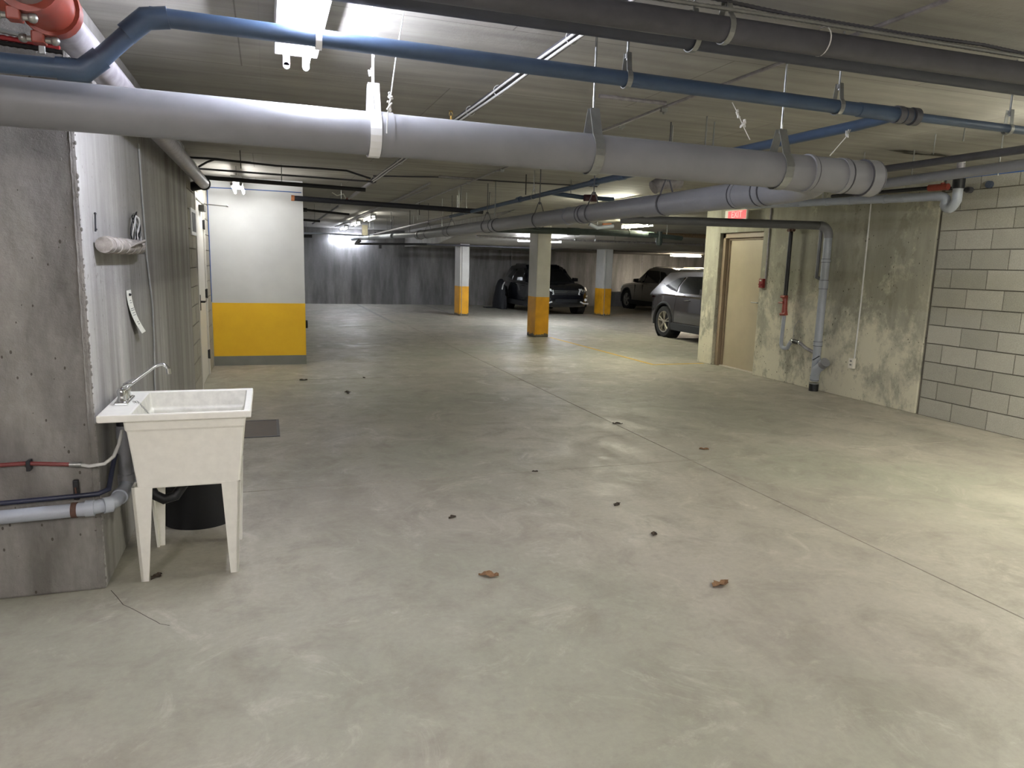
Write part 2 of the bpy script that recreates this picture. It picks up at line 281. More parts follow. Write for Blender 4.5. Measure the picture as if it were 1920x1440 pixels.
# right wall: concrete with the beige door recess, then concrete block
DL,DR,DH=9.90,8.84,2.10
struct(MB().box(XR,XR+.25,5.97,DR,0,CZ).box(XR,XR+.25,DL,10.3,0,CZ).box(XR,XR+.25,DR,DL,DH,CZ).build('wall_right',M['wright'],bevel=.008))
struct(MB().box(XR+.25,21,10.05,10.3,0,CZ).box(XR+.25,XR+.5,-5,10.05,0,CZ).build('wall_right_return',M['wfar']))
wr=struct(MB().box(XR+.014,XR+.25,-5,5.945,0,CZ).build('wall_right_block',M['mortar']))
blocks(wr,XR+.002,5.93,2.73,13,0,M['block'],1)
far=MB()
for k in range(13):
    z=k*.2; y=2.73-(.2 if k%2 else 0)
    while y>-4.8:
        far.box(XR+.002,XR+.1,y-.3945,y-.0055,z+.0055,min(z+.1945,CZ-.07)); y-=.4
far.build('far_bricks',M['block'],wr,kind='stuff')
struct(MB().box(XR+.004,XR+.05,-5,5.95,2.525,CZ).build('trim_3',M['bluefoam']))
struct(MB().box(-5,21,-5,-4.7,0,CZ).build('wall_behind',M['wfront']))
# columns
cols=[(5.417,5.73,14.34,14.84,'near white and yellow concrete column, in front of the black car','column'),(5.335,5.62,20.45,21.05,'far left white and yellow concrete column, standing alone before the back wall','column'),(9.99,10.29,20.52,21.1,'far right white and yellow column, just right of the black car','column')]
for x0,x1,y0,y1,lb,ct in cols:
    t=thing('concrete_column',lb,ct,((x0+x1)/2,(y0+y1)/2,0),group='painted columns')
    MB().box(x0,x1,y0,y1,.0,2.06 if y0>20.6 else CZ).build('shaft',colmat,t,bevel=.015)
    if y0>20: MB().tube([(x0+.06,y0-.008,.0),(x0+.06,y0-.008,2.05)],.008,8).build('corner_conduit',M['greycable'],t,True)
# ================================================================ DOORS
# white door with closer in the left block strip
d1=struct(thing('door_1',None,None,(XL,9.46,0))); 
MB().box(XL-.06,XL+.012,8.86,8.92,0,2.24).box(XL-.06,XL+.012,10.0,10.06,0,2.24).box(XL-.06,XL+.012,8.92,10.0,2.17,2.24).build('door_frame',M['doorw'],d1,bevel=.004)
MB().box(XL-.05,XL-.008,8.925,9.995,.01,2.165).build('door_leaf',M['doorw'],d1)
for z in (.22,1.0,1.86): MB().box(XL-.01,XL+.014,9.96,9.995,z,z+.11).tube([(XL+.012,9.985,z-.005),(XL+.012,9.985,z+.115)],.008,8).build('hinge',M['can'],d1)
MB().box(XL-.008,XL+.055,9.5,9.78,2.06,2.13).build('door_closer',plain('closer_grey',(78,78,74),.5),d1,bevel=.004)
h=MB().box(XL-.008,XL+.006,9.05,9.11,.9,1.08).tube([(XL,9.08,1.0),(XL+.05,9.08,1.0)],.012,8).tube([(XL+.05,9.07,1.0),(XL+.052,9.2,1.0)],.009,8).build('door_handle',M['can'],d1,True)
tag(MB().tube([P('y',9.5,377,382),P('y',9.5,427,387)],.006,8).tube([P('y',9.5,424,386),P('y',9.5,428,387)],.011,8).build('steel_rod',M['strap'],None,True),'thin horizontal steel rod sticking out from the top of the white door','rod')
# beige door in the right wall recess
d2=struct(thing('door_2',None,None,(XR+.14,9.37,0)))
MB().box(XR+.06,XR+.2,DL-.075,DL,0,DH).box(XR+.06,XR+.2,DR,DR+.05,0,DH).box(XR+.06,XR+.2,DR,DL,DH-.075,DH).build('door_frame',M['frame'],d2,bevel=.003)
MB().box(XR+.12,XR+.2,DL-.105,DL-.075,0,DH-.105).box(XR+.12,XR+.2,DR+.05,DR+.08,0,DH-.1).box(XR+.12,XR+.2,DR+.05,DL-.075,DH-.105,DH-.075).build('door_stop',M['frame'],d2,bevel=.003)
MB().box(XR+.145,XR+.19,DR+.08,DL-.11,.015,DH-.11).build('door_leaf',M['door'],d2)
MB().box(XR+.1,XR+.2,DR+.05,DL-.08,0,.014).build('sill',M['sill'],d2)
MB().tube([(XR+.145,DR+.14,1.06),(XR+.085,DR+.14,1.06)],.011,8).tube([(XR+.085,DR+.14,1.06),(XR+.085,DR+.27,1.06)],.009,8).box(XR+.138,XR+.146,DR+.12,DR+.17,.96,1.12).build('door_handle',M['strap'],d2,True)
MB().box(XR+.13,XR+.145,DR+.1,DR+.14,1.94,1.97).build('yellow_tab',plain('yellow_tab',(220,220,60),.5),d2)
# ================================================================ LIGHT FIXTURES
LS=1.0
tubem={}
def tubemat(col,s):
    k=(col,s)
    if k not in tubem: tubem[k]=emis('lit_tube_%d'%len(tubem),col,s*LS)
    return tubem[k]
def fixture(label,x,y,z,L,col,s,lit=(-1,1),axis='y',gap=.055,h=.06,rod=0,w=.12,wings=False):
    t=thing('light_fixture',label,'light',(x,y,z+h),0 if axis=='y' else math.pi/2,group='fluorescent strip lights')
    b=MB().box(-w/2,w/2,-L/2,L/2,-h,0)
    if wings: b.hexa([(-w/2-.05,-L/2,-h*.4),(-w/2,-L/2,-h*.4),(-w/2,L/2,-h*.4),(-w/2-.05,L/2,-h*.4)],[(-w/2-.05,-L/2,-h*.2),(-w/2,-L/2,0),(-w/2,L/2,0),(-w/2-.05,L/2,-h*.2)])
    b.build('housing',M['white'],t,bevel=.004,rel=True)
    for sx in (-1,1):
        for sy in (-1,1):
            q=MB(); y0=sy*L/2-(0.018 if sy>0 else 0); q.box(sx*gap-.016,sx*gap+.016,y0,y0+.018,-h-.05,-h+.001); q.tube([(sx*gap,y0,-h-.05),(sx*gap,y0+.018,-h-.05)],.016,10); q.build('lamp_holder',M['white'],t,rel=True)
        if sx in lit: MB().tube([(sx*gap,-L/2+.018,-h-.045),(sx*gap,L/2-.018,-h-.045)],.013,8).build('lamp_tube',tubemat(col,s),t,True,rel=True)
    if rod:
        for sy in (-.4,.4): MB().tube([(0,sy*L,0),(0,sy*L,rod)],.004,6).build('hanging_rod',M['strap'],t,rel=True)
    return t
LIGHTS=[
 ('white strip light above the grey pipe by the sink, missing one tube',.165,3.21,2.49,1.24,(.86,.88,1.0),56,(1,)),
 ('twin tube strip light glowing above the white and yellow partition',-.31,9.95,2.42,1.2,(1,.98,.95),10,(-1,1)),
 ('nearest of the three strip lights in line toward the back wall',2.27,16.9,2.50,1.2,(1,.97,.88),6,(-1,1)),
 ('middle of the three strip lights in line toward the back wall',2.27,19.6,2.50,1.2,(1,.97,.88),6,(-1,1)),
 ('farthest of the three strip lights in line toward the back wall',2.27,22.6,2.50,1.2,COOL,8,(-1,1)),
 ('strip light hidden above the grey pipes, left of the beige door',5.35,10.5,2.5,1.2,(1,.98,.78),31,(-1,1)),
 ('strip light near the dark grey crossover, above the dark green pipe',7.5,13.9,2.44,1.2,(1,.95,.68),22,(-1,1)),
 ('strip light beyond the near column, above the black car',6.85,18.0,2.19,1.2,COOL,60,(-1,1)),
 ('strip light out of frame on the right over the block wall side',5.5,2.7,2.40,1.2,(1,.97,.80),78,(-1,1)),
 ('added fill strip light, unseen behind the camera on the left',-1.6,-.9,2.42,1.2,(.98,.92,.92),96,(-1,1)),  # unseen lamp, added to fill light on the near floor
 ('added fill strip light, unseen behind the camera on the right',1.2,-1.8,2.42,1.2,(1,.95,.90),78,(-1,1)),  # second unseen fill lamp, added to brighten the near floor
]
for lb,x,y,z,L,c,s,lit in LIGHTS:
    big=lit==(1,); fixture(lb,x,y,z,L,c,s,lit,'x' if y==18.0 else 'y',w=.20 if big else .12,h=.11 if big else .06,gap=.045 if big else .052,rod=CZ-z-.06 if not big and CZ-z-.06>.03 else 0)
fixture('horizontal strip light fixed on the lit left part of the back wall',2.7,25.72,2.34,1.2,(.84,.88,1.0),25,(-1,1),'x',rod=CZ-2.4)
fixture('strip light on the low soffit above the pale car',14.2,22.6,2.03,1.2,WARM,60,(-1,1),'x',h=.03)
# ================================================================ PIPES
def pipe(name,label,pts,r,mat,couplings=(),cat='pipe',n=20,cr=1.13,cl=.1,cmat=None,group=None,body='pipe_run'):
    t=thing(name,label,cat,pts[0],group=group)
    MB().tube(pts,r,n).build(body,mat,t,True)
    for c in couplings:
        # c: (point, direction[, length, radius factor])
        p=Vector(c[0]);d=Vector(c[1]).normalized();l=c[2] if len(c)>2 else cl;k=c[3] if len(c)>3 else cr
        MB().tube([p-d*l/2,p+d*l/2],r*k,n).build('coupling',cmat or mat,t,True)
    return t
def clevis(label,x,y,z,r,axis='x',top=CZ,mat=None,cat='hanger',wid=.028,nut=True,apex=.085,group='clevis pipe hangers'):
    """strap loop around a pipe plus rod to the slab"""
    t=thing('pipe_hanger',label,cat,(x,y,top),group=group); mat=mat or M['strap']
    za=z+r+apex
    MB().tube([(x,y,top),(x,y,za-.02)],.0055,8).build('rod',mat,t,True)
    pts=[]; a0=math.radians(38)
    for i in range(19):
        a=a0+(math.pi*2-2*a0)*i/18; pts.append((math.sin(a)*(r+.004),math.cos(a)*(r+.004)))
    pts=[(.012,za-z)]+pts+[(-.012,za-z)]
    b=MB(); v=[];f=[]
    for (h,vv) in pts:
        for k in (-wid/2,wid/2):
            for e in (0,.004):
                s=1+e/(r+.004) ; v.append((x+k,y+h*s,z+vv*s) if axis=='x' else (x+h*s,y+k,z+vv*s))
    for i in range(len(pts)-1):
        a=i*4;c=a+4
        f+=[(a,a+2,c+2,c),(a+1,c+1,c+3,a+3),(a,c,c+1,a+1),(a+2,a+3,c+3,c+2)]
    b.add(v,f); b.build('strap',mat,t)
    if nut: MB().tube([(x,y,za-.012),(x,y,za+.006)],.011,6).build('nut',mat,t)
    return t
def band(parent,p,d,r,w,mat,name='band'):
    p=Vector(p);d=Vector(d).normalized(); return MB().tube([p-d*w/2,p+d*w/2],r,24).build(name,mat,parent,True)
# big grey drain: crosses in front of the corner, turns back along the garage
zb=lambda x:2.0306-.0061*x
bigp=[(-2.2,3.04,zb(-2.2)),(2.45,3.04,zb(2.45))]
t=thing('large_drain_pipe','large light grey drain pipe crossing above the sink and turning back into the garage','pipe',(0,3.04,2.03))
MB().tube([(-2.2,3.04,zb(-2.2)),(2.95,3.04,zb(2.95))],.084,32).build('cross_run',M['pvc'],t,True)
cx=2.88
MB().tube(arc((2.42,3.045,2.01),(2.86,3.07,2.0),(cx,3.62,2.0),10)+[(cx,5.2,2.005)],.082,28).build('elbow',M['pvc'],t,True)
MB().tube([(cx,5.15,2.012),(cx,14.4,2.055)],.080,28).build('long_run',M['pvc'],t,True)
MB().tube([(cx-.02,14.2,2.06),(2.6,18.0,2.1),(2.5,22.5,2.16)],.055,20).build('thin_run',M['pvcl'],t,True)
for xx,w,k in ((2.955,.07,1.10),(2.78,.03,1.05),(.475,.05,1.05),(2.57,.02,1.09)): band(t,(xx,3.04,zb(xx)),(1,0,0),.084*k,w,M['pvc'],'coupling')
MB().tube([(2.985,3.04,zb(3)),(3.0,3.04,zb(3))],.088,28).build('end_cap',M['pvc'],t,True)
for yy,w,k in ((3.75,.05,1.08),(4.0,.03,1.06),(6.4,.05,1.07),(6.75,.02,1.08),(9.2,.14,1.07),(11.9,.03,1.07),(14.2,.2,1.09)): band(t,(cx,yy,2.0+.0046*(yy-3)),(0,1,0),.082*k,w,M['pvc'],'coupling')
for yy in (3.72,3.785,4.02,6.37,6.44,9.12,9.285,11.92,14.09,14.31): band(t,(cx,yy,2.0+.0046*(yy-3)),(0,1,0),.0895,.006,M['dark'],'joint_line')
for xx in (2.99,2.918,2.80,2.585,.445): band(t,(xx,3.04,zb(xx)),(1,0,0),.0932 if xx>2.9 else .0897,.004,M['dark'],'joint_line')
for yy in (16.2,19.): band(t,(2.68 if yy<18 else 2.575,yy,2.078 if yy<18 else 2.113),(0,1,0),.062,.06,M['pvcl'],'coupling')
for xx,lb in ((.425,'wide white strap hanger on the big grey pipe nearest the sink'),(1.393,'strap hanger on the middle of the big grey pipe'),(2.40,'strap hanger on the big grey pipe beside its capped end')):
    clevis(lb,xx,3.04,zb(xx),.085,'x',wid=.045,mat=M['strap'] if xx>1 else M['white'],apex=.1,nut=True)
for i,(yy,lb) in enumerate(((4.9,'first'),(6.2,'second'),(7.6,'third'),(9.6,'fourth'),(11.6,'fifth'),(13.4,'sixth'))):
    clevis('%s strap hanger along the receding big grey pipe, counted from the elbow'%lb,cx,yy,2.0+.0046*(yy-3),.083,'y',wid=.02,mat=M['dark'],apex=.1)
# slate blue pipe
zl=lambda x:2.2982-.0085*x
t=thing('blue_pipe','slate blue plastic pipe running across under the ceiling, stepping down at the left','pipe',(0,2.79,2.3))
pl=[(-2.2,2.79,2.11),(-.53,2.79,2.107),(-.345,2.79,zl(-.345)+.003),(2.86,2.79,zl(2.86))]
MB().tube([pl[0],(-.55,2.79,2.108)],.031,20).build('lower_run',M['blue'],t,True)
MB().tube([(-.62,2.79,2.108),(-.545,2.79,2.108),(-.49,2.79,2.155)],.036,20).build('elbow',M['blue'],t,True)
MB().tube([(-.52,2.79,2.125),(-.36,2.79,2.285)],.030,20).build('slanted_run',M['blue'],t,True)
MB().tube([(-.415,2.79,2.235),(-.355,2.79,2.291),(-.285,2.79,zl(-.285)+.002)],.035,20).build('elbow',M['blue'],t,True)
MB().tube([(-.34,2.79,zl(-.34)),pl[3]],.030,20).build('upper_run',M['blue'],t,True)
MB().tube([(2.62,2.79,zl(2.62)),(2.93,2.79,zl(2.93))],[.032,.035],20).build('wye_body',M['blue'],t,True)
for xx,k in ((2.86,.040),(2.905,.037),(2.955,.041)): band(t,(xx,2.79,zl(xx)),(1,0,0),k,.035,M['dark'],'coupling')
MB().tube([(2.96,2.79,zl(2.96)),(6.9,2.79,zl(6.9)+.02)],.0205,16).build('thin_run',M['blue'],t,True)
for xx,lb in ((.198,'white strap hanger on the blue pipe beside the nearest strip light'),(1.42,'strap hanger on the middle of the blue pipe'),(2.5,'strap hanger on the blue pipe just left of the branch'),(3.58,'strap hanger on the thin end of the blue pipe at the far right')):
    clevis(lb,xx,2.79,zl(xx),.031 if xx<3 else .021,'x',wid=.022,apex=.06,mat=M['white'] if xx<1 else M['strap'])
t=thing('branch_pipe','dark blue branch pipe receding from the blue pipe along the garage','pipe',(2.9,2.79,2.275))
MB().tube([(2.86,2.82,2.275),(2.93,3.1,2.285),(2.955,4.2,2.30),(2.955,6.4,2.31)],.028,16).build('near_run',M['blue'],t,True)
MB().tube([(2.955,6.3,2.31),(2.955,12.0,2.292)],.026,16).build('middle_run',M['blue'],t,True)
MB().tube([(2.955,12.0,2.292),(2.9,21.5,2.26)],.024,14).build('far_run',M['galv'],t,True)
for yy in (5.8,6.35,8.5): band(t,(2.955,yy,2.31),(0,1,0),.036,.1,M['blue'],'coupling')
for yy,lb in ((5.0,'near'),(8.0,'middle'),(11.,'far')):
    clevis('%s thin rod hanger on the dark blue branch pipe'%lb,2.955,yy,2.31-.002*(yy-5),.028,'y',wid=.014,apex=.05,group='rod hangers on branch pipe')
# two dark sprinkler mains at the top
zu=lambda x:2.3915+.0074*x; zd=lambda x:2.4122+.0022*x
pipe('dark_main_pipe','upper dark grey steel pipe crossing the top edge of the view',[(-.9,2.43,zu(-.9)),(7,2.43,zu(7)-.01)],.045,M['dark'],n=28)
pipe('dark_main_pipe','lower slate dark pipe crossing behind the upper steel pipe',[(-.6,2.6,zd(-.6)),(7,2.6,zd(7))],.045,plain('dark_slate_pipe',(62,66,80),.55,var=.1,scale=6),n=28)
for (xx,yy,zz,r,lb) in ((1.63,2.43,zu(1.63),.047,'pale strap around the upper dark pipe'),(1.6,2.6,zd(1.6),.047,'dull strap around the lower dark pipe')):
    clevis(lb,xx,yy,zz,r,'x',wid=.022,apex=.05,nut=False,group='straps on dark pipes')
tt=MB(); 
def ribbed(pts,r,step=.012):
    pts=[Vector(p) for p in pts]; out=[];rs=[]
    for a,b in zip(pts,pts[1:]):
        n=max(2,int((b-a).length/step))
        for i in range(n): out.append(a+(b-a)*(i/n)); rs.append(r*(1.12 if i%2 else .86))
    out.append(pts[-1]); rs.append(r); return out,rs
a,rs=ribbed([(1.2,2.40,zu(1.2)+.056),(1.9,2.39,zu(1.9)+.055),(2.6,2.40,zu(2.6)+.054),(3.3,2.41,zu(3.3)+.054),(4.5,2.42,zu(4.5)+.055)],.0085)
tag(MB().tube(a,rs,8).build('armoured_cable',M['strap'],None,True),'straight ribbed metal cable lying on the upper dark pipe','cable','armoured cables on the dark pipe')
a,rs=ribbed([(1.4,2.42,zu(1.4)+.10),(1.9,2.41,zu(1.9)+.075),(2.5,2.42,zu(2.5)+.075),(2.9,2.43,zu(2.9)+.085),(3.4,2.44,zu(3.4)+.07),(4.2,2.44,zu(4.2)+.055)],.0075)
tag(MB().tube(a,rs,8).build('armoured_cable',M['dark'],None,True),'slack ribbed cable bowing above the upper dark pipe','cable','armoured cables on the dark pipe')
def ring(p,d,r,rr,mat,name,label=None,cat=None,parent=None,group=None,n=20):
    p=Vector(p);d=Vector(d).normalized();u=d.orthogonal().normalized();w=d.cross(u); pts=[p+(u*math.cos(2*math.pi*i/n)+w*math.sin(2*math.pi*i/n))*r for i in range(n+1)]
    return tag(MB().tube(pts,rr,6,False).build(name,mat,parent,True),label,cat,group)
ring((2.07,2.43,zu(2.07)+.005),(1,0,0),.052,.0025,M['cable'],'cable_tie','white tie around the upper dark pipe and its cable','cable tie')
# left galvanised pipe with red coupling
t=thing('galvanised_pipe','scratched galvanised steel pipe running back along the left wall','pipe',(-.606,3,2.245))
zw=lambda y:2.245+.0071*y-.006
MB().tube([(-.606,1.2,zw(1.2)),(-.60,8.45,zw(6))],.057,28).build('pipe_run',M['galv'],t,True)
for yy in (5.8,6.9): band(t,(-.604,yy,zw(yy)-.002),(0,1,0),.0595,.02,M['strap'],'band')
band(t,(-.60,8.47,zw(6)),(0,1,0),.068,.06,M['can'],'end_collar'); 
MB().tube([(-.60,8.52,zw(6)),(-.73,8.56,zw(6)-.03)],.05,16).build('end_elbow',M['can'],t,True)
t=thing('red_pipe_coupling','red grooved pipe coupling at the top left corner','coupling',(-.606,2.6,2.26))
MB().tube([(-.606,2.46,2.262),(-.606,2.69,2.262)],[.073,.073],24).build('tee_body',M['red'],t,True)
for yy in (2.70,2.47):
    band(t,(-.606,yy,2.262),(0,1,0),.084,.05,M['red'],'collar')
    MB().box(-.66,-.625,yy-.022,yy+.022,2.155,2.19).build('lug',M['red'],t,bevel=.004)
    MB().tube([(-.68,yy,2.168),(-.605,yy,2.168)],.009,8).sphere((-.60,yy,2.168),.014).sphere((-.685,yy,2.168),.014).build('bolt',M['strap'],t,True)
MB().tube([(-.65,2.58,2.255),(-.80,2.58,2.25)],.05,18).build('side_outlet',M['red'],t,True)
MB().tube([(-.78,2.58,2.25),(-.86,2.58,2.25)],.062,18).build('outlet_cap',M['dark'],t,True)
for k,(pp,rr,mt,lb) in enumerate((([P('y',3.42,-60,50),P('y',3.42,0,57),P('y',3.42,60,70),P('y',3.42,108,80)],.010,'strap','shiny ribbed cable at the top left above the blue pipe'),([P('y',3.44,-60,63),P('y',3.44,0,70),P('y',3.44,60,80),P('y',3.44,112,90)],.011,'dred','dull maroon ribbed cable at the top left'),([P('y',3.44,-60,74),P('y',3.44,0,80),P('y',3.44,60,89),P('y',3.44,118,98)],.010,'rimd','dark ribbed cable lowest at the top left'))):
    a,rs=ribbed(pp,rr,.011); tag(MB().tube(a,rs,8).build('armoured_cable',M[mt],None,True),lb,'cable','armoured cables at top left')
q=P('y',3.40,78,84); tag(MB().box(q.x-.012,q.x+.012,q.y-.004,q.y+.002,q.z-.035,q.z+.03).build('cable_clip',M['strap'],None,bevel=.003),'small zinc clip holding the top left cables','clip')
# cabled sprinkler branch
t=thing('sprinkler_branch_pipe','dark steel pipe receding in the middle with white cables tied along it','pipe',(1.284,2.5,2.5)); SPR=t
MB().tube([(1.284,1.8,2.5),(1.284,9.2,2.50)],.0235,16).build('near_run',M['dark'],t,True)
MB().tube([(1.284,9.1,2.50),(1.284,13.6,2.495)],.023,16).build('far_run',M['galv'],t,True)
MB().tube([(1.284,13.5,2.495),(1.25,21,2.49)],.018,12).build('thin_run',M['black'],t,True)
for yy in (9.2,6.05): band(t,(1.284,yy,2.5),(0,1,0),.033,.09,M['dark'],'coupling')
for i,(yy) in enumerate((2.75,3.05,4.1,4.7,5.55,7.3)): ring((1.281,yy,2.498),(0,1,0),.029,.0022,M['cable'],'cable_tie',parent=None,label='white tie around the cabled pipe, %s from the camera'%('first','second','third','fourth','fifth','sixth')[i],cat='cable tie',group='ties on the cabled pipe')
for dx,lb in ((-.034,'outer white cable strapped along the sprinkler branch pipe'),(-.014,'inner white cable strapped along the sprinkler branch pipe')):
    pts=[(1.284+dx+.004*math.sin(k*1.7+dx*90),1.9+k*.4,2.487 if dx<-.02 else 2.473) for k in range(19)]
    tag(MB().tube(pts,.006,8).build('white_cable',M['cable'],None,True),lb,'cable','cables on the sprinkler branch')
for yy,lb in ((5.15,'near brass sprinkler head standing on the cabled pipe'),(9.6,'far brass sprinkler head standing on the cabled pipe')):
    hb=MB().tube([(1.262,yy,2.515),(1.262,yy,2.545)],.008,8); hb.tube([(1.262,yy,2.575),(1.262,yy,2.578)],.016,12); hb.tube([(1.252,yy,2.545),(1.25,yy,2.56),(1.262,yy,2.576),(1.274,yy,2.56),(1.272,yy,2.545)],.002,6); hb.build('sprinkler_head',M['brass'],SPR,True)
t=SPR
MB().tube([(1.284,12.0,2.485),(1.284,12.25,2.485)],.035,14).sphere((1.284,12.12,2.46),.035).build('red_fitting',M['red'],t,True)
MB().tube([(1.24,12.05,2.5),(1.2,12.0,2.56),(1.1,11.98,2.53),(1.02,11.96,2.57)],.008,6).tube([(1.31,12.05,2.5),(1.36,12.0,2.57)],.008,6).build('cable_ends',M['cable'],t,True)
# electrical conduit grid under the slab
def conduit(lb,pts,r=.0085,mat='galv',grp='ceiling conduits',name='conduit'):
    return tag(MB().tube(pts,r,8).build(name,M[mat],None,True),lb,'conduit' if name=='conduit' else 'cable',grp)
conduit('long silver conduit receding under the ceiling right of the middle',[(2.51,.5,2.572),(2.49,4.3,2.565),(2.50,8,2.562),(2.60,13.2,2.56)],.010)
conduit('short flat silver conduit near the camera, joining the long conduit',[(1.99,4.27,2.572),(2.46,4.265,2.572)],.013)
conduit('short flat silver conduit farther back, joining the long conduit',[(2.03,7.55,2.572),(2.5,7.6,2.572)],.013)
conduit('third short conduit, farthest along the long conduit',[(2.05,8.95,2.572),(2.5,8.95,2.572)],.013)
conduit('thin white wire tied below the long silver conduit',[(2.47,4.35,2.55),(2.46,5.0,2.54),(2.47,5.4,2.55)],.004,'cable')
for yy in (4.35,4.95,7.8,9.2): 
    tag(MB().box(2.475,2.52,yy-.012,yy+.012,2.535,2.565).sphere((2.5,yy,2.532),.012).build('conduit_clamp',M['strap'],None),{4.35:'nearest clamp under the long silver conduit',4.95:'second clamp under the long silver conduit',7.8:'third clamp under the long silver conduit',9.2:'farthest clamp under the long silver conduit'}[yy],'clamp','conduit clamps')
conduit('silver conduit farther back, left of the long conduit, running to the three strip lights',[(2.08,9.6,2.555),(2.12,12.3,2.55),(2.08,16.2,2.55),(2.06,23.2,2.53)],.014)
conduit('second thin conduit beside it toward the three strip lights',[(2.2,10.2,2.555),(2.2,12.8,2.55),(2.13,16.2,2.545),(2.12,23.2,2.52)],.009)
# transverse black pipes in the left middle
pipe('black_pipe','thick black pipe crossing above the partition',[(-.66,9.0,2.40),(-.5,9.0,2.395),(1.16,9.0,2.365)],.024,M['black'])
pipe('black_pipe','thin grey pipe just above the thick black pipe over the partition',[(-.72,9.1,2.50),(1.3,9.1,2.475)],.011,M['dark'])
pipe('black_pipe','long dark pipe crossing from the partition top to the receding grey pipe',[P('y',10.7,551,371.5),P('y',10.7,680,381),P('y',10.7,905,397)],.037,plain('black_blue_pipe',(34,36,46),.5,var=.15))
t=thing('pipe_end_cap','small orange pipe end in front of the partition top','pipe end',P('y',10.7,551,371.5)); MB().tube([P('y',10.7,546,371),P('y',10.7,552,371.6)],.04,14).build('cap',M['orange'],t,True)
pipe('black_pipe','short black pipe just right of the partition top',[P('y',13,566,393),P('y',13,655,402)],.02,M['black'],[(P('y',13,571,393.5),(1,0,0),.08,1.7)])
pipe('black_pipe','lower short black pipe right of the partition',[P('y',15,566,412),P('y',15,600,415)],.022,M['black'])
pipe('black_pipe','dark steel stub with rounded end right of the partition',[P('y',22,566,442.5),P('y',22,585,443)],.045,M['black'])
pipe('thin_pipe','thin grey pipe crossing in front of the back wall light',[P('y',24.6,570,437),P('y',24.6,620,438),P('y',24.6,682,442)],.02,M['pvcl'])
conduit('loose black cable sagging across the ceiling above the partition',[P('y',7.6,352,295),P('y',7.6,405,298),P('y',7.6,445,303),P('y',7.6,520,311),P('y',7.6,600,316),P('y',7.6,650,320),P('y',7.6,695,335)],.010,'black',name='sagging_cable')
conduit('second loose black cable rising beside the galvanised pipe',[P('y',7.7,372,313),P('y',7.7,388,304),P('y',7.7,402,299),P('y',7.7,470,305)],.010,'black',name='sagging_cable')
conduit('thin dark conduit crossing the middle of the ceiling',[P('z',2.585,700,330),P('z',2.585,815,332),P('z',2.585,940,340),P('z',2.585,1120,350)],.009,'dark')
conduit('thin conduit dropping from the slab above the partition',[(-.22,8.1,2.6),(-.215,8.1,2.42)],.004,'black')
tag(MB().box(1.93,2.01,22.9,22.98,2.28,2.52).build('junction_box',M['plate'],None) if False else MB().box(*(lambda p:(p.x-.075,p.x+.075,p.y-.06,p.y+.06,p.z-.12,p.z+.16))(P('y',20.5,684,433))).build('pale_post',plain('cream_box',(214,206,176),.5),None,bevel=.01),'small cream box hanging left of the receding pipe ends','box')
t=thing('pipe_manifold','cluster of black pipe ends and valves at the far end of the receding pipes','pipe cluster',P('y',20.5,690,452))
for i,(x0,y0,x1,y1,r) in enumerate(((665,457,800,458,.03),(690,447,745,443,.05),(700,450,705,436,.04),(668,456,676,450,.05))): MB().tube([P('y',20.4+.1*i,x0,y0),P('y',20.4+.1*i,x1,y1)],r,12).build('pipe_run',M['black'],t,True)
MB().tube([P('y',20.4,713,458),P('y',20.4,713,466)],.04,12).build('drain_stub',M['black'],t,True)
# transverse pipes in the right middle
t=pipe('green_pipe','dark green grey pipe crossing above the near column',[P('y',13.6,905,429),P('y',13.6,1110,435),P('y',13.6,1225,441)],.065,M['green'],[(P('y',13.6,1075,434),(1,0,0),.25,1.15),(P('y',13.6,1190,439),(1,0,0),.3,1.12)])
t=thing('pipe_cleanout','round dark green cleanout hanging below the green pipe','cleanout',P('y',12.5,1236,450)); c=P('y',12.5,1236,450)
MB().tube([c+Vector((0,0,.16)),c+Vector((0,0,.02)),c+Vector((0,0,-.03)),c+Vector((0,0,-.10)),c+Vector((0,0,-.115))],[.055,.06,.066,.05,.02],16).build('cleanout_body',M['green'],t,True); MB().tube([c+Vector((-.22,0,.09)),c+Vector((.5,0,.05))],.045,14).build('cross_pipe',M['green'],t,True)
pipe('black_pipe','dark pipe with a maroon coupling behind the blue branch pipe',[P('y',8.6,1030,361),P('y',8.6,1090,370),P('y',8.6,1150,374)],.028,M['blue'],[(P('y',8.55,1102,371),(1,0,.05),.09,1.5),(P('y',8.55,1113,371.5),(1,0,.05),.07,1.7)],cmat=M['purple'])
pipe('white_duct_pipe','pale bent pipe section behind the two crossing grey pipes',[P('y',7.2,1225,352),P('y',7.2,1240,343),P('y',7.2,1275,341)],.075,M['galv'])
t=thing('insulated_pipe','wrapped brown pipe under the receding grey pipe, right of the near column','pipe',P('y',12.2,1110,425))
MB().tube([P('y',12.2,1105,420),P('y',12.2,1120,427),P('y',12.2,1150,424)],.035,12).build('pipe_run',M['pvcl'],t,True); MB().tube([P('y',12.3,1130,421),P('y',12.3,1146,421)],.025,10).build('copper_part',M['orange'],t,True)
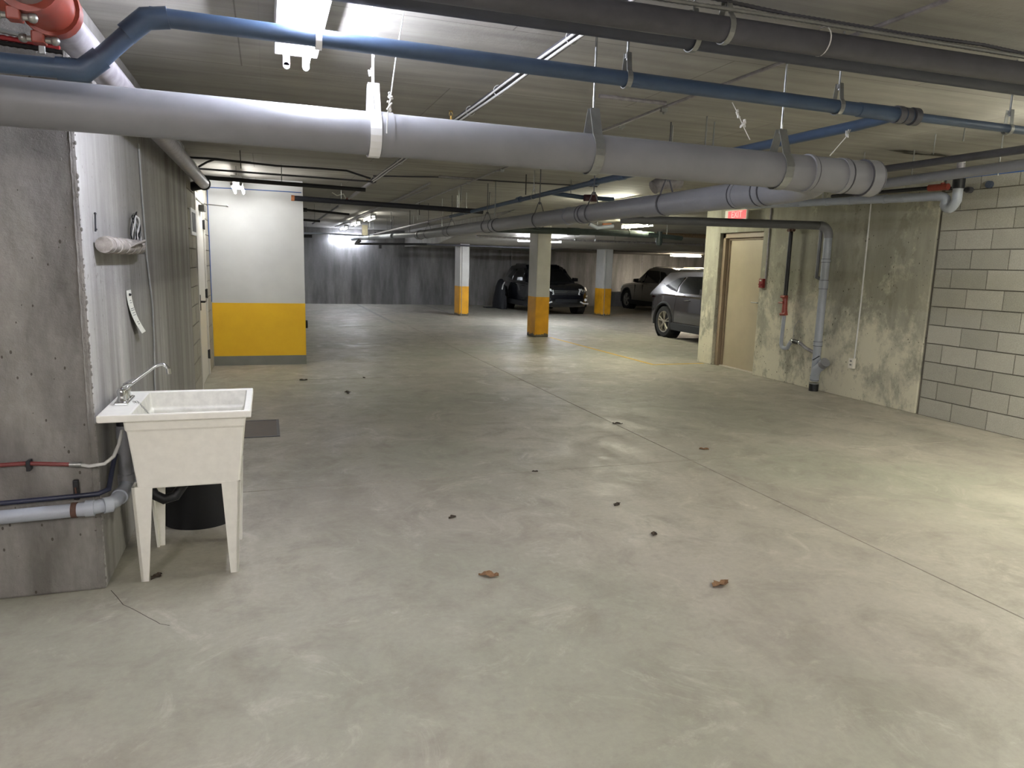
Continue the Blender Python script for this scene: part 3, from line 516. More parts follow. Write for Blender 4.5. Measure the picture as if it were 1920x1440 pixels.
# drain 4 inch: angled horizontal + wall stack
SX,SY=XR-.085,7.46
elb=P('x',SX,1545,424)
far_end=P('z',2.10,1165,411)
t=thing('drain_stack','grey drain pipe turning down the right wall into a floor cleanout wye','pipe',(SX,SY,0))
dz=(far_end-Vector((SX,SY,elb.z))).normalized(); e0=Vector((SX,SY,elb.z))
MB().tube([e0+dz*.13,far_end],.052,24).build('horizontal_run',plain('mid_grey_pipe',(92,93,95),.45,var=.1,scale=6),t,True)
MB().tube(arc(e0+dz*.15,e0,e0+Vector((0,0,-.15)),7),.056,24).build('elbow',M['pvc'],t,True)
MB().tube([(SX,SY,elb.z-.13),(SX,SY,.13)],.05,24).build('stack_run',M['pvcl'],t,True)
for z,w in ((1.68,.03),(1.38,.1),(.62,.05),(.42,.015)): band(t,(SX,SY,z),(0,0,1),.056,w,M['pvcl'],'coupling')
MB().tube([(SX-.005,SY,.16),(SX-.01,SY-.03,.28),(SX-.03,SY-.17,.38)],[.056,.056,.056],20).build('wye_branch',M['pvcl'],t,True)
MB().tube([(SX-.026,SY-.145,.365),(SX-.036,SY-.205,.407)],.062,20).build('cleanout_plug',M['pvc'],t,True)
band(t,(SX,SY,.17),(0,0,1),.058,.05,M['pvcl'],'coupling')
for z in (1.70,1.66,1.435,1.325,.648,.592,.2,.145): band(t,(SX,SY,z),(0,0,1),.0585,.005,M['dark'],'joint_line')
MB().tube([(SX-.065,SY-.01,.41),(SX-.05,SY-.05,.44),(SX-.02,SY-.075,.47)],.006,6).build('strap_end',M['can'],t,True)
MB().tube([(SX,SY,0),(SX,SY,.105)],.06,20).build('rubber_coupling',M['can'],t,True); band(t,(SX,SY,.1),(0,0,1),.062,.012,M['strap'],'clamp')
tag(MB().tube([(XR-.04,7.65,2.08),(XR-.04,7.65,1.47),(XR-.0,7.63,1.45)],.022,12).build('vent_pipe',M['pvc'],None,True),'slim grey pipe beside the drain stack on the right wall','pipe')
# sprinkler test line
t=thing('sprinkler_drain_line','black pipe with a red valve and grey trap beside the drain stack','pipe',(XR-.07,8.15,0)); vx=XR-.1
p1=P('x',vx,1474,432);p2=P('x',vx,1465,556);p3=P('x',vx,1470,588);p4=P('x',vx,1463,648);p5=P('x',vx,1487,640);p6=P('x',vx,1500,643);p7=P('x',vx,1515,656)
yv=8.14
MB().tube([(vx,yv,p1.z),(vx,yv,p2.z)],.027,14).build('black_riser',M['black'],t,True)
MB().tube([(vx-.0,yv+.06,p1.z),(vx,yv-.06,p1.z)],.022,8).sphere((vx,yv,p1.z),.035).build('upper_fitting',M['rust'],t,True)
MB().tube([(vx,yv+.01,p2.z+.01),(vx,yv-.005,p2.z-.05),(vx-.01,yv-.02,p3.z+.04),(vx,yv-.02,p3.z-.02)],[.045,.032,.038,.042],12).build('valve_body',M['red'],t,True)
MB().tube([(vx-.03,yv+.04,p2.z),(vx-.03,yv-.04,p2.z)],.022,10).tube([(vx-.03,yv+.03,p3.z-.01),(vx-.03,yv-.07,p3.z+.0)],.02,10).build('valve_flanges',M['red'],t,True)
MB().tube([(vx-.01,yv,p2.z-.06),(vx-.075,yv-.02,p2.z-.08)],.012,8).tube([(vx-.075,yv-.06,p2.z-.08),(vx-.075,yv+.03,p2.z-.08)],.011,8).build('valve_handle',M['red'],t,True)
MB().tube([(vx,yv-.01,p3.z-.03),(vx,yv,p4.z+.05)]+arc((vx,yv,p4.z+.03),(vx,yv-.02,p4.z-.045),(vx,p5.y+.12,p4.z-.02),5)+arc((vx,p5.y+.1,p4.z-.01),(vx,p5.y+.05,p5.z),(vx,p5.y,p5.z+.005),4),.026,14).build('grey_trap',M['pvcl'],t,True)
MB().tube([(vx,p5.y+.02,p5.z+.005),(vx,p6.y,p6.z)],.03,12).build('dark_coupling',M['can'],t,True)
for q in (p5,p6): band(t,(vx,q.y,q.z+.002),(0,1,0),.032,.02,M['chrome'],'clamp')
MB().tube([(vx,p6.y,p6.z),(vx,p7.y+.05,p7.z+.02),(SX,SY+.02,p7.z-.03)],.022,12).build('tail_piece',M['galv'],t,True)
tag(MB().tube([P('x',XR-.06,1487,636),P('x',XR-.05,1489,615),P('x',XR-.04,1497,601),P('x',XR-.03,1503,606)],.004,6).build('thin_wire',M['greycable'],None,True),'thin curved wire rising from the trap on the right wall','wire')
# pull station with conduit, outlet with conduit, exit sign
t=thing('fire_alarm_pull_station','small red fire alarm pull station beside the beige door','alarm',(XR,8.76,1.28))
MB().box(XR-.045,XR,8.715,8.80,1.29,1.42).build('box_body',M['dred'],t,bevel=.004); MB().box(XR-.052,XR-.044,8.74,8.775,1.385,1.405).build('white_label',M['paper'],t); MB().box(XR-.06,XR-.044,8.725,8.79,1.33,1.345).build('pull_bar',M['dred'],t)
conduit('green grey conduit running up from the red pull station',[(XR-.015,8.70,1.42),(XR-.015,8.70,2.6)],.011,'galv','wall conduits')
t=thing('outlet_box','small ivory electrical box low on the right wall','outlet',(XR,6.93,.43))
MB().box(XR-.04,XR,6.885,6.965,.375,.50).build('box_body',M['plate'],t,bevel=.003)
for z in (.41,.455): MB().box(XR-.043,XR-.039,6.91,6.94,z,z+.02).build('socket',M['greybase'],t)
conduit('white conduit running up from the ivory outlet on the right wall',[(XR-.014,6.9,.5),(XR-.014,6.89,1.2),(XR-.014,6.9,2.6)],.009,'cable','wall conduits')
t=thing('exit_sign','glowing red EXIT sign above the beige door','exit sign',(XR-.09,9.3,2.35))
MB().box(XR-.16,XR-.13,9.05,9.58,2.27,2.42).box(XR-.13,XR+.0,9.28,9.34,2.33,2.37).build('housing',M['plate'],t,bevel=.004)
fc=MB().box(XR-.163,XR-.159,9.07,9.50,2.285,2.405).build('red_face',emis('exit_red',(1,.04,.06),.16),t)
def text(parent,s,loc,size,rot,mat,name,ext=.001):
    cu_=bpy.data.curves.new(name,'FONT'); cu_.body=s; cu_.size=size; cu_.extrude=ext; cu_.align_x='CENTER'; cu_.align_y='CENTER'
    tmp=bpy.data.objects.new(name,cu_); COL.objects.link(tmp); dg=bpy.context.evaluated_depsgraph_get(); me=bpy.data.meshes.new_from_object(tmp.evaluated_get(dg)); bpy.data.objects.remove(tmp)
    me.materials.clear(); me.materials.append(mat); o=bpy.data.objects.new(name,me); COL.objects.link(o)
    o.rotation_euler=rot; o.location=Vector(loc)-(parent.location if parent else Vector()); 
    if parent:o.parent=parent
    return o
text(t,'EXIT',(XR-.165,9.285,2.345),.13,(math.pi/2,0,-math.pi/2),emis('exit_letters',(1,.45,.42),.14),'lettering')
# pipes along the right
def ypipe(lb,X,pa,pb,r,mat,name='side_pipe',cps=()):
    a=P('x',X,*pa);b=P('x',X,*pb); return pipe(name,lb,[a,b],r,mat,[(a+(b-a)*k,(b-a)) for k in cps],n=20)
ypipe('black pipe receding along the right side, highest of the right hand pipes',5.1,(1600,325),(2100,255),.030,M['dark'])
ypipe('light grey pipe receding along the right side below the black one',5.35,(1600,352),(2100,284),.042,M['pvc'])
a=P('x',6.1,1400,386);b=P('x',6.1,1762,368)
t=pipe('trap_drain_pipe','grey drain with rubber couplings ending in a trap before the block wall',[a,b],.042,M['pvcl'],[(a+(b-a)*k,(b-a),.05,1.08) for k in (.35,.5,.62,.78,.86)])
v0=P('x',6.1,1792,392); yt=P('x',6.1,1797,350).y
MB().tube(arc(b-(b-a).normalized()*.05,b+Vector((0,-.1,-.0)),(6.1,yt+.12,v0.z+.05),5)+arc((6.1,yt+.11,v0.z+.03),(6.1,yt+.05,v0.z-.03),(6.1,yt,v0.z+.08),5)+[(6.1,yt,2.33)],.043,18).build('trap_bend',M['pvcl'],t,True)
MB().tube([(6.1,yt,2.33),(6.1,yt,2.42)],.052,18).build('rubber_coupling',M['can'],t,True); MB().tube([(6.1,yt,2.42),(6.1,yt,2.56)],.036,16).build('upper_riser',M['galv'],t,True)
MB().tube([(6.1,yt,2.56),(6.1,yt,2.6)],.02,12).sphere((6.1,yt,2.57),.035).build('white_fitting',M['white'],t,True)
a=P('x',6.6,1560,368);b=P('x',6.6,1742,352.5); t=pipe('black_pipe','thin black pipe with a red valve ending at the block wall',[a,b,P('x',6.7,1800,354),P('x',6.79,1816,356)],.02,M['black'])
MB().tube([P('x',6.6,1742,352.5),P('x',6.62,1778,350)],.034,14).tube([P('x',6.61,1768,352),P('x',6.61,1768,343)],.022,12).build('red_valve',M['red'],t,True); MB().tube([(6.77,P('x',6.79,1816,356).y,P('x',6.79,1816,356).z),(6.835,P('x',6.79,1816,356).y,P('x',6.79,1816,356).z)],.03,14).build('wall_flange',M['dark'],t,True)
p=P('x',XR,1857,346); tag(MB().tube([(XR-.03,p.y,p.z),(XR+.01,p.y,p.z)],.035,16).build('pipe_sleeve',plain('blue_grey_sleeve',(74,84,104),.5),None,True),'round blue grey sleeve high in the block wall','sleeve')
# thin hanger rods with clips
rods=[(1326,218,1324,272,2.0),(1340,228,1338,274,2.0)]
names=['short pale rod hanging above the big grey pipe, left one of a pair','short grey rod hanging above the big grey pipe, right one of a pair']
for (x0,y0,x1,y1,_),lb in zip(rods,names):
    a=P('z',2.6,x0,y0); b=P('y',a.y,x1,y1); tag(MB().tube([a,(a.x,a.y,min(b.z,2.45)-.06)],.006,6).build('threaded_rod',M['strap'],None,True),lb,'rod','threaded rods')
rr=[(4.6,3.9),(4.9,4.4),(5.1,5.3),(5.1,6.3),(5.35,5.0),(5.35,6.6),(6.1,6.9)]
for i,(x,y) in enumerate(rr):
    zt={5.1:2.39,5.35:2.30,6.1:2.36}.get(x,2.45)
    tag(MB().tube([(x,y,2.6),(x,y,zt)],.005,6).build('threaded_rod',M['strap'],None,True),'thin threaded rod, %s from the camera among the right hand pipes'%('nearest','second nearest','fourth nearest','sixth nearest','third nearest','seventh nearest','farthest')[i] if i<7 else '','rod','threaded rods')
ORD=('first','second','third','fourth','fifth','sixth','seventh','eighth','ninth','tenth','eleventh','twelfth','thirteenth','fourteenth','fifteenth','sixteenth')
for i in range(16):
    y=8.4+i*.78; x=(2.955,cx,2.6,3.3)[i%4]+random.uniform(-.05,.05)
    tag(MB().tube([(x,y,2.6),(x,y,2.36 if i%4!=1 else 2.14)],.0065,6).build('threaded_rod',M['strap'] if i%3 else M['black'],None,True),'%s thin rod from the camera among the receding grey and blue pipes'%ORD[i],'rod','threaded rods in the middle distance')
for i,x in enumerate((7.2,7.9,8.6,9.4,6.6)):
    tag(MB().tube([(x,16.5+i*.3,2.42),(x,16.5+i*.3,2.15)],.007,6).build('threaded_rod',M['strap'],None,True),'thin rod beyond the near column, %s from the left'%('second','third','fourth','fifth','first')[i],'rod','threaded rods beyond the near column')
# middle-distance runs beyond the near column
pipe('grey_pipe','pale pipe crossing beneath the ceiling behind the near column',[(5.0,17.6,2.2),(8.6,17.6,2.2),(12.2,17.3,2.21)],.03,M['galv'])
pipe('grey_pipe','long thin pipe crossing from the far left column toward the black car',[(4.2,20.4,2.03),(8.2,20.4,2.03)],.025,M['dark'])
pipe('grey_pipe','brown lit duct like pipe painted as the warm lit ceiling left of the beige door wall',[(7.7,15.6,2.33),(10.0,15.9,2.36),(13,16.2,2.36)],.05,plain('warm_lit_brown_pipe',(120,100,80),.7,var=.2))  # brown colour stands in for warm light falling on the ceiling
conduit('thin pale conduit along the front of the low soffit',[(4.75,21.5,2.06),(12,21.5,2.06),(20,21.5,2.06)],.012,'galv')
def hang(o,*pts,r=.0055):
    for x,y,z in pts: MB().tube([(x,y,2.598),(x,y,z)],r,6).build('rod',M['strap'],o,True)
byl={o.get('label'):o for o in bpy.data.objects if o.get('label')}
def hl(start,*pts):
    for k,o in byl.items():
        if k.startswith(start): hang(o,*pts)
hl('dark green grey pipe',(P('y',13.6,1030,433).x,13.6,2.2),(P('y',13.6,1180,438).x,13.6,2.2))
hl('pale pipe crossing beneath',(7.0,17.6,2.22),(10,17.45,2.22)); hl('brown lit duct',(8.5,15.68,2.35),(11.5,16.05,2.36))
hl('wrapped brown pipe',tuple(P('y',12.2,1120,427))); hl('thick black pipe crossing',(.2,9.0,2.38)); hl('thin grey pipe crossing in front of',tuple(P('y',24.6,620,438)))
hl('dark steel stub',tuple(P('y',22,575,442.5))); hl('lower short black',tuple(P('y',15,590,414))); hl('short black pipe just',tuple(P('y',13,620,398.4))); hl('long dark pipe crossing from',tuple(P('y',10.7,640,378)),tuple(P('y',10.7,860,394)))
hl('round dark green cleanout',tuple(P('y',12.5,1250,441))); hl('dark pipe with a maroon',tuple(P('y',8.6,1070,367))); hl('pale bent pipe section',tuple(P('y',7.2,1240,343)))
hl('light grey pipe receding',(5.35,4.2,2.3)); hl('cluster of black pipe ends',tuple(P('y',20.45,700,450)))
# tie wires
def wire(lb,pts,r=.0028,knots=()):
    t=thing('tie_wire',lb,'wire',pts[0],group='tie wires'); MB().tube(pts,r,6).build('strand',M['cable'],t,True)
    for k in knots:
        b=MB(); k=Vector(k)
        for i in range(5): b.tube([k+Vector((random.uniform(-.012,.012),random.uniform(-.008,.008),random.uniform(-.02,.02))),k+Vector((random.uniform(-.014,.014),0,random.uniform(-.02,.02)))],.004,5)
        b.build('knot',M['cable'],t)
Q=lambda x,y:P('y',2.93,x,y)
wire('long white tie wire slanting down to the big grey pipe by the sink hanger',[Q(757,22),Q(742,110),Q(733,178),Q(727,212),Q(725,250)],.0028,[Q(733,181),Q(729,200)])
wire('short white tie wire right beside the wide white strap hanger',[Q(702,104),Q(697,130),Q(698,165),Q(703,205)],.0028,[Q(697,135)])
wire('frayed wire hanging from the blue pipe right of the middle',[P('y',2.85,1373,192),P('y',2.85,1384,214),P('y',2.85,1393,235),P('y',2.85,1406,262)],.0022,[P('y',2.85,1384,213),P('y',2.85,1393,232)])
wire('straight white wire slanting down from the branch pipe near the capped end',[P('y',3.1,1595,243),P('y',3.1,1588,255),P('y',3.1,1556,292)],.0026,[P('y',3.1,1590,250)])
q=MB(); c0=P('z',2.597,1725,287); 
for i in range(14):
    a=random.uniform(0,6.28); q.add([(c0.x+.05*math.cos(a+j)*random.uniform(2,9),c0.y+.03*math.sin(a+j)*random.uniform(1,3),2.592+random.uniform(0,.006)) for j in (0,.8,1.6)],[(0,1,2)])
q.build('torn_patch',plain('dark_torn_patch',(70,68,60),.9),bpy.data.objects['ceiling'],kind=None)
# ================================================================ SINK
t=thing('laundry_sink','white plastic laundry sink on tapered legs at the wall corner','sink',(-.39,3.7,0))
X0,X1,Y0,Y1,ZT=-.705,-.083,3.385,3.985,.84
# rim: deck + three sides
def quadframe(b,o,i,z0,z1):
    (ox0,ox1,oy0,oy1),(ix0,ix1,iy0,iy1)=o,i
    b.box(ox0,ix0,oy0,oy1,z0,z1).box(ix1,ox1,oy0,oy1,z0,z1).box(ix0,ix1,oy0,iy0,z0,z1).box(ix0,ix1,iy1,oy1,z0,z1)
b=MB(); ix0,ix1,iy0,iy1=-.575,-.115,3.42,3.955
v=[(X0,Y0,ZT-.032),(X1,Y0,ZT-.032),(X1,Y1,ZT-.032),(X0,Y1,ZT-.032),(X0,Y0,ZT),(X1,Y0,ZT),(X1,Y1,ZT),(X0,Y1,ZT),(ix0,iy0,ZT-.004),(ix1,iy0,ZT-.004),(ix1,iy1,ZT-.004),(ix0,iy1,ZT-.004),(ix0,iy0,ZT-.032),(ix1,iy0,ZT-.032),(ix1,iy1,ZT-.032),(ix0,iy1,ZT-.032)]
f=[]
for i in range(4):
    j=(i+1)%4; f+=[(i,j,j+4,i+4),(i+4,j+4,j+8,i+8),(i+8,j+8,j+12,i+12),(i+12,j+12,j,i)]
b.add(v,f); b.build('rim',M['tub'],t,bevel=.006)
# basin: outer shell and inner shell
bo=[(-.575,3.47),(-.145,3.47),(-.145,3.92),(-.575,3.92)]; to=[(-.608,3.41),(-.107,3.41),(-.107,3.965),(-.608,3.965)]
zb0=.478
b=MB(); vo=[(x,y,zb0) for x,y in bo]+[(x,y,ZT-.03) for x,y in to]; mid=[(x*.9+ (bo[i][0])*.1,y*.9+bo[i][1]*.1,.765) for i,(x,y) in enumerate(to)]
stp=[(x+(.006 if x<-.4 else -.006),y+(.008 if y<3.6 else -.008),.755) for x,y,z in mid]
vv=[(x,y,zb0) for x,y in bo]+stp+mid+[(x,y,ZT-.03) for x,y in to]; ff=[(3,2,1,0)]
for k in range(3):
    for i in range(4): j=(i+1)%4; ff.append((k*4+i,k*4+j,k*4+4+j,k*4+4+i))
b.add(vv,ff); b.build('basin',M['tub'],t,bevel=.008)
ti=[(ix0,iy0),(ix1,iy0),(ix1,iy1),(ix0,iy1)]; bi=[(-.545,3.5),(-.165,3.5),(-.165,3.89),(-.545,3.89)]; mi=[(x*.75+u*.25,y*.75+w*.25) for (x,y),(u,w) in zip(ti,bi)]
b=MB(); vv=[(x,y,ZT-.005) for x,y in ti]+[(x,y,.76) for x,y in mi]+[(x+(.008 if x<-.4 else -.008),y+(.01 if y<3.6 else -.01),.752) for x,y in mi]+[(x,y,.5) for x,y in bi]; ff=[(12,13,14,15)]
for k in range(3):
    for i in range(4): j=(i+1)%4; ff.append((k*4+i,k*4+4+i,k*4+4+j,k*4+j))
b.add(vv,ff); b.build('basin_inside',M['tubin'],t,bevel=.006)
def leg(xt0,xt1,xb0,xb1,yt,yb,sy):
    # L-section: front face plate and side plate; sy=+1 plate thickness towards +y
    th=.012; b=MB()
    b.hexa([(xb0,yb,0),(xb1,yb,0),(xb1,yb+sy*th,0),(xb0,yb+sy*th,0)],[(xt0,yt,zb0+.012),(xt1,yt,zb0+.012),(xt1,yt+sy*th,zb0+.012),(xt0,yt+sy*th,zb0+.012)])
    xo_t,xo_b=(xt0,xb0) if xt0<-.4 else (xt1,xb1); s=1 if xt0<-.4 else -1
    b.hexa([(xo_b,yb,0),(xo_b+s*th,yb,0),(xo_b+s*th,yb+sy*.035,0),(xo_b,yb+sy*.035,0)],[(xo_t,yt,zb0+.012),(xo_t+s*th,yt,zb0+.012),(xo_t+s*th,yt+sy*.085,zb0+.012),(xo_t,yt+sy*.085,zb0+.012)])
    b.build('leg',M['tub'],t)
leg(-.60,-.515,-.598,-.565,3.465,3.555,1); leg(-.225,-.142,-.205,-.168,3.465,3.555,1)
leg(-.59,-.515,-.585,-.55,3.925,4.02,-1); leg(-.225,-.142,-.205,-.165,3.925,4.02,-1)
# faucet
tf=thing('faucet','chrome faucet with two handles and a long spout on the sink deck','faucet',(-.64,3.72,.84)); fx,fy=-.645,3.70
MB().box(fx-.03,fx+.03,fy-.095,fy+.095,.838,.856).build('base_plate',M['chrome'],tf,bevel=.006)
for s in (-1,1):
    y=fy+s*.062
    MB().tube([(fx,y,.855),(fx,y,.875),(fx,y,.9),(fx,y,.915)],[.02,.017,.021,.012],12).build('handle',M['chrome'],tf,True)
    MB().tube([(fx-.012,y,.912),(fx+.02,y,.93),(fx+.045,y,.935)],[.005,.005,.007],8).build('lever',M['chrome'],tf,True)
MB().tube([(fx,fy,.855),(fx,fy,.895)],[.02,.016],12).build('spout_base',M['chrome'],tf,True)
MB().tube([(fx,fy,.89),(fx+.02,fy+.005,.915),(fx+.13,fy+.02,1.0)]+arc((fx+.14,fy+.02,1.005),(fx+.175,fy+.025,1.025),(fx+.19,fy+.025,.985),5),.008,10).build('spout',M['chrome'],tf,True)
MB().tube([(fx+.19,fy+.025,.99),(fx+.192,fy+.025,.965)],.011,10).build('aerator',M['chrome'],tf,True)
b=MB(); 
for i in range(14):
    x=-.60+i*.006; z=.845-max(0,i-3)*.0085; ang=i%2; c=Vector((x,3.66,z)); u=Vector((.7,0,-.7)); w=Vector((0,1,0)) if ang else Vector((.7,0,.7))
    b.tube([c+u*.006*math.cos(a)+w*.003*math.sin(a) for a in [k*math.pi/4 for k in range(9)]],.0012,5,False)
tag(b.build('plug_chain',M['strap'],None),'small bead chain hanging into the sink from the faucet','chain')
# drain under sink
t=thing('sink_drain_pipe','grey waste pipe from under the sink wrapping around the wall corner to the left','pipe',(-.68,3.75,0)); vX=-.66; 
MB().tube([(vX,3.72,.70),(vX,3.70,.46)],.030,16).build('upright_pipe',M['pvc'],t,True)
MB().tube([(vX,3.725,.72),(vX,3.72,.66)],.035,16).build('socket',M['pvc'],t,True); MB().tube([(vX,3.725,.72),(vX,3.725,.75),(vX,3.725,.765)],[.031,.033,.026],14).build('vent_cap',M['can'],t,True)
MB().tube([(vX,3.70,.49),(vX,3.70,.44)],.036,16).build('socket',M['pvc'],t,True)
MB().tube([(vX,3.70,.46)]+arc((vX,3.69,.44),(vX+.005,3.60,.42),(vX-.01,3.53,.425),4)+arc((vX-.015,3.51,.42),(vX-.05,3.455,.415),(-.80,3.455,.41),5),.031,16).build('bend',M['pvcl'],t,True)
for p,d in (((vX-.005,3.565,.425),(0,-1,0)),((-.765,3.456,.412),(-1,0,0)),((-.70,3.475,.416),(-1,-.5,0))): band(t,p,d,.036,.035,M['pvcl'],'coupling')
MB().tube([(-.79,3.455,.41),(-2.2,3.455,.37)],.030,16).build('horizontal_pipe',M['pvcl'],t,True)
MB().tube([(vX,3.70,.44),(vX+.05,3.74,.43),(vX+.11,3.76,.44)],.027,12).build('side_inlet',M['pvcl'],t,True)
t=thing('pipe_clamp','rusty clamp with a black bracket on the waste pipe at the corner','clamp',(-.82,3.455,.41))
band(t,(-.825,3.455,.409),(1,0,0),.034,.022,M['rust'],'clamp_ring'); MB().box(-.836,-.814,3.5,3.52,.44,.53).build('bracket',M['can'],t,bevel=.003); MB().tube([(-.825,3.505,.44),(-.825,3.49,.5)],.004,6).build('bolt',M['rust'],t)
tag(MB().tube([(-2.2,3.492,.62),(-1.3,3.492,.618),(-1.0,3.492,.622),(-.835,3.492,.606)],.0095,10).build('red_water_line',M['redhose'],None,True),'dark red water line along the corner wall left of the sink','pipe')
t=thing('white_supply_hose','white hose from the red line up to the sink','hose',(-.8,3.49,.6)); MB().tube([(-.84,3.492,.606),(-.79,3.49,.604)],.012,10).build('connector',M['strap'],t,True)
MB().tube([(-.80,3.49,.604),(-.76,3.47,.60),(-.70,3.47,.607),(-.668,3.5,.63),(-.655,3.56,.67),(-.65,3.62,.72)],.0075,10).build('hose_run',M['cable'],t,True)
tag(MB().tube([(-2.2,3.492,.44),(-1.1,3.492,.452),(-.80,3.492,.462),(-.735,3.49,.466)]+[(-.70,3.52,.475),(-.695,3.6,.55),(-.69,3.66,.6)],.011,10).build('blue_water_line',M['bluehose'],None,True),'dark blue water line running to the sink just above the waste pipe','pipe')
tag(MB().box(-1.0,-.985,3.475,3.52,.59,.635).build('line_clip',M['can'],None,bevel=.002),'black clip on the dark red water line','clip')
MB().tube([(-.40,3.72,.485),(-.41,3.715,.42),(-.45,3.70,.365),(-.50,3.69,.355),(-.54,3.69,.38),(-.565,3.70,.43),(-.585,3.74,.44)],.023,12).build('sink_trap',M['can'],bpy.data.objects['laundry_sink'],True)
# black bin behind the sink
t=thing('black_bin','black plastic bin standing on the floor behind the sink','bin',(-.415,4.42,0)); bx,by=-.405,4.40
MB().tube([(bx,by,0),(bx,by,.02),(bx,by,.55)],[.20,.205,.235],40).build('bin_body',M['can'],t,True); ring((bx,by,.55),(0,0,1),.24,.012,M['can'],'rolled_rim',parent=None).name='rolled_rim'
rr_=bpy.data.objects['rolled_rim']; rr_.parent=t; rr_.location=-Vector(t.location)
# items on the left wall
t=thing('wrapped_roll','short grey wrapped roll hung on the left wall above the sink','roll',(XL,4.2,1.57))
MB().tube([(XL+.042,3.72,1.562),(XL+.042,4.66,1.565)],[.036,.04],20).build('roll_body',M['cloth'],t,True)
for yy in (3.80,3.95,4.15,4.32,4.5): ring((XL+.042,yy,1.563),(0,1,0),.038,.0035,M['cloth'],'wrap_fold',parent=None).name='wrap_fold'
for o in [o for o in bpy.data.objects if o.name.startswith('wrap_fold') and o.parent is None]: o.parent=t; o.location=-Vector(t.location)
MB().tube([(XL+.05,4.05,1.535),(XL+.1,4.3,1.585),(XL+.1,4.5,1.60),(XL+.09,4.55,1.59),(XL+.1,4.45,1.58)],.006,8).build('cord_loop',M['cloth'],t,True)
MB().tube([(XL+.01,3.735,1.62),(XL+.012,3.74,1.7)],.004,6).sphere((XL+.012,3.74,1.70),.006).sphere((XL+.012,3.735,1.63),.006).build('hook',M['can'],t,True)
MB().box(XL+.004,XL+.05,4.66,4.83,1.525,1.60).build('black_bracket',M['can'],t,bevel=.005)
t=thing('wire_coil','oval coil of pale and black wire hanging at the end of the wrapped roll','wire coil',(XL+.03,4.7,1.66))
for k in range(5):
    mt=(M['cable'],M['can'],M['strap'])[k%3]; aa=.075+.012*k; pts=[(XL+.03+.012*math.sin(a*2+k),4.70+aa*math.cos(a)*.9,1.665+(.075+.006*k)*math.sin(a)) for a in [i*math.pi/9 for i in range(19)]]
    MB().tube(pts,.0035 if k else .006,6,False).build('loop',mt,t,True)
t=thing('paper_tag','long white paper slip pinned to the left wall, curling out','paper',(XL,4.6,1.2))
b=MB(); n=10; v=[]
for i in range(n+1):
    s=i/n; z=1.325-.255*s; x=XL+.004+.035*s*s; yc=4.50+.20*s*s
    for w in (-.07,.07): v.append((x,yc+w,z)); 
    for w in (-.07,.07): v.append((x+.0015,yc+w,z))
f=[]
for i in range(n):
    a=i*4; f+=[(a,a+1,a+5,a+4),(a+2,a+6,a+7,a+3),(a,a+4,a+6,a+2),(a+1,a+3,a+7,a+5)]
b.add(v,f); b.build('paper_sheet',M['paper'],t)
MB().sphere((XL+.01,4.5,1.3),.008).build('pin',M['can'],t,True)
def slip(s,w0,w1,h=.010):
    z=1.325-.255*s; x=XL+.0065+.035*s*s; yc=4.50+.20*s*s; z2=z-h; s2=s+h/.255; x2=XL+.0065+.035*s2*s2; return [(x,yc+w0,z),(x,yc+w1,z),(x2,yc+w1+.01,z2),(x2,yc+w0+.01,z2)]
b=MB()
for s,w0,w1 in ((.22,-.02,.03),(.27,-.02,.03),(.40,-.05,.05),(.44,-.05,.05),(.50,-.04,.04),(.55,-.04,.04),(.72,-.02,.03),(.77,-.02,.03)): b.add(slip(s,w0,w1,.004),[(0,1,2,3)])
b.build('printed_lines',M['ink'],t)
conduit('pale cable running down the left wall to the faucet',[(XL+.008,5.12,2.2),(XL+.008,5.15,1.85),(XL+.01,5.19,1.5),(XL+.012,5.30,1.2),(XL+.01,5.30,.95),(XL+.008,5.24,.7),(XL+.008,5.24,.4)],.006,'greycable','left wall cables','electric_cable')
t=thing('framed_notice','small white framed dark notice beside the white door','sign',(XL,8.55,1.88)); MB().box(XL,XL+.015,8.28,8.82,1.74,2.02).build('frame',M['white'],t,bevel=.003); MB().box(XL+.014,XL+.018,8.36,8.74,1.78,1.98).build('dark_panel',M['can'],t)
t=thing('pipe_stub','black round pipe stub on the side of the painted partition','pipe',(.52,11.9,.2)); c=P('x',.6,575.5,631)
MB().tube([(.522,13,.40),(.66,13,.40)],.07,18).build('stub',M['can'],t,True)
# floor drain plate
t=thing('floor_plate','rusty steel cover plate in the floor behind the sink','floor plate',(-.1,6.7,0)); MB().box(-.35,.05,6.385,7.02,-.004,.0035).build('cover',M['steel'],t)
MB().box(.05,.075,6.36,7.045,-.004,.006).box(-.375,.05,6.36,6.385,-.004,.006).box(-.375,.05,7.02,7.045,-.004,.006).box(-.375,-.35,6.385,7.02,-.004,.006).build('frame',M['dark'],t)
# painted lines
def line(lb,a,b,w,mat,grp='painted parking lines'):
    a=Vector(a);b=Vector(b);d=(b-a).normalized();n=Vector((-d.y,d.x,0))*w/2; b_=MB(); z=.0015
    b_.hexa([tuple((p+s*n))[:2]+(-.001,) for p,s in ((a,1),(b,1),(b,-1),(a,-1))],[tuple((p+s*n))[:2]+(z,) for p,s in ((a,1),(b,1),(b,-1),(a,-1))]); tag(b_.build('painted_line',M[mat],None),lb,'line',grp)
line('yellow line on the floor from the near column toward the camera',(5.75,14.3,0),(5.85,10.05,0),.07,'yline'); line('yellow line on the floor ending at the wall beside the beige door',(5.82,10.05,0),(6.80,10.08,0),.07,'yline')
line('faded pale parking line on the far floor, left one',(3.0,25.8,0),(3.0,17.9,0),.09,'pline'); line('faded pale parking line on the far floor beside the far left column',(5.4,25.7,0),(5.3,21.1,0),.09,'pline')
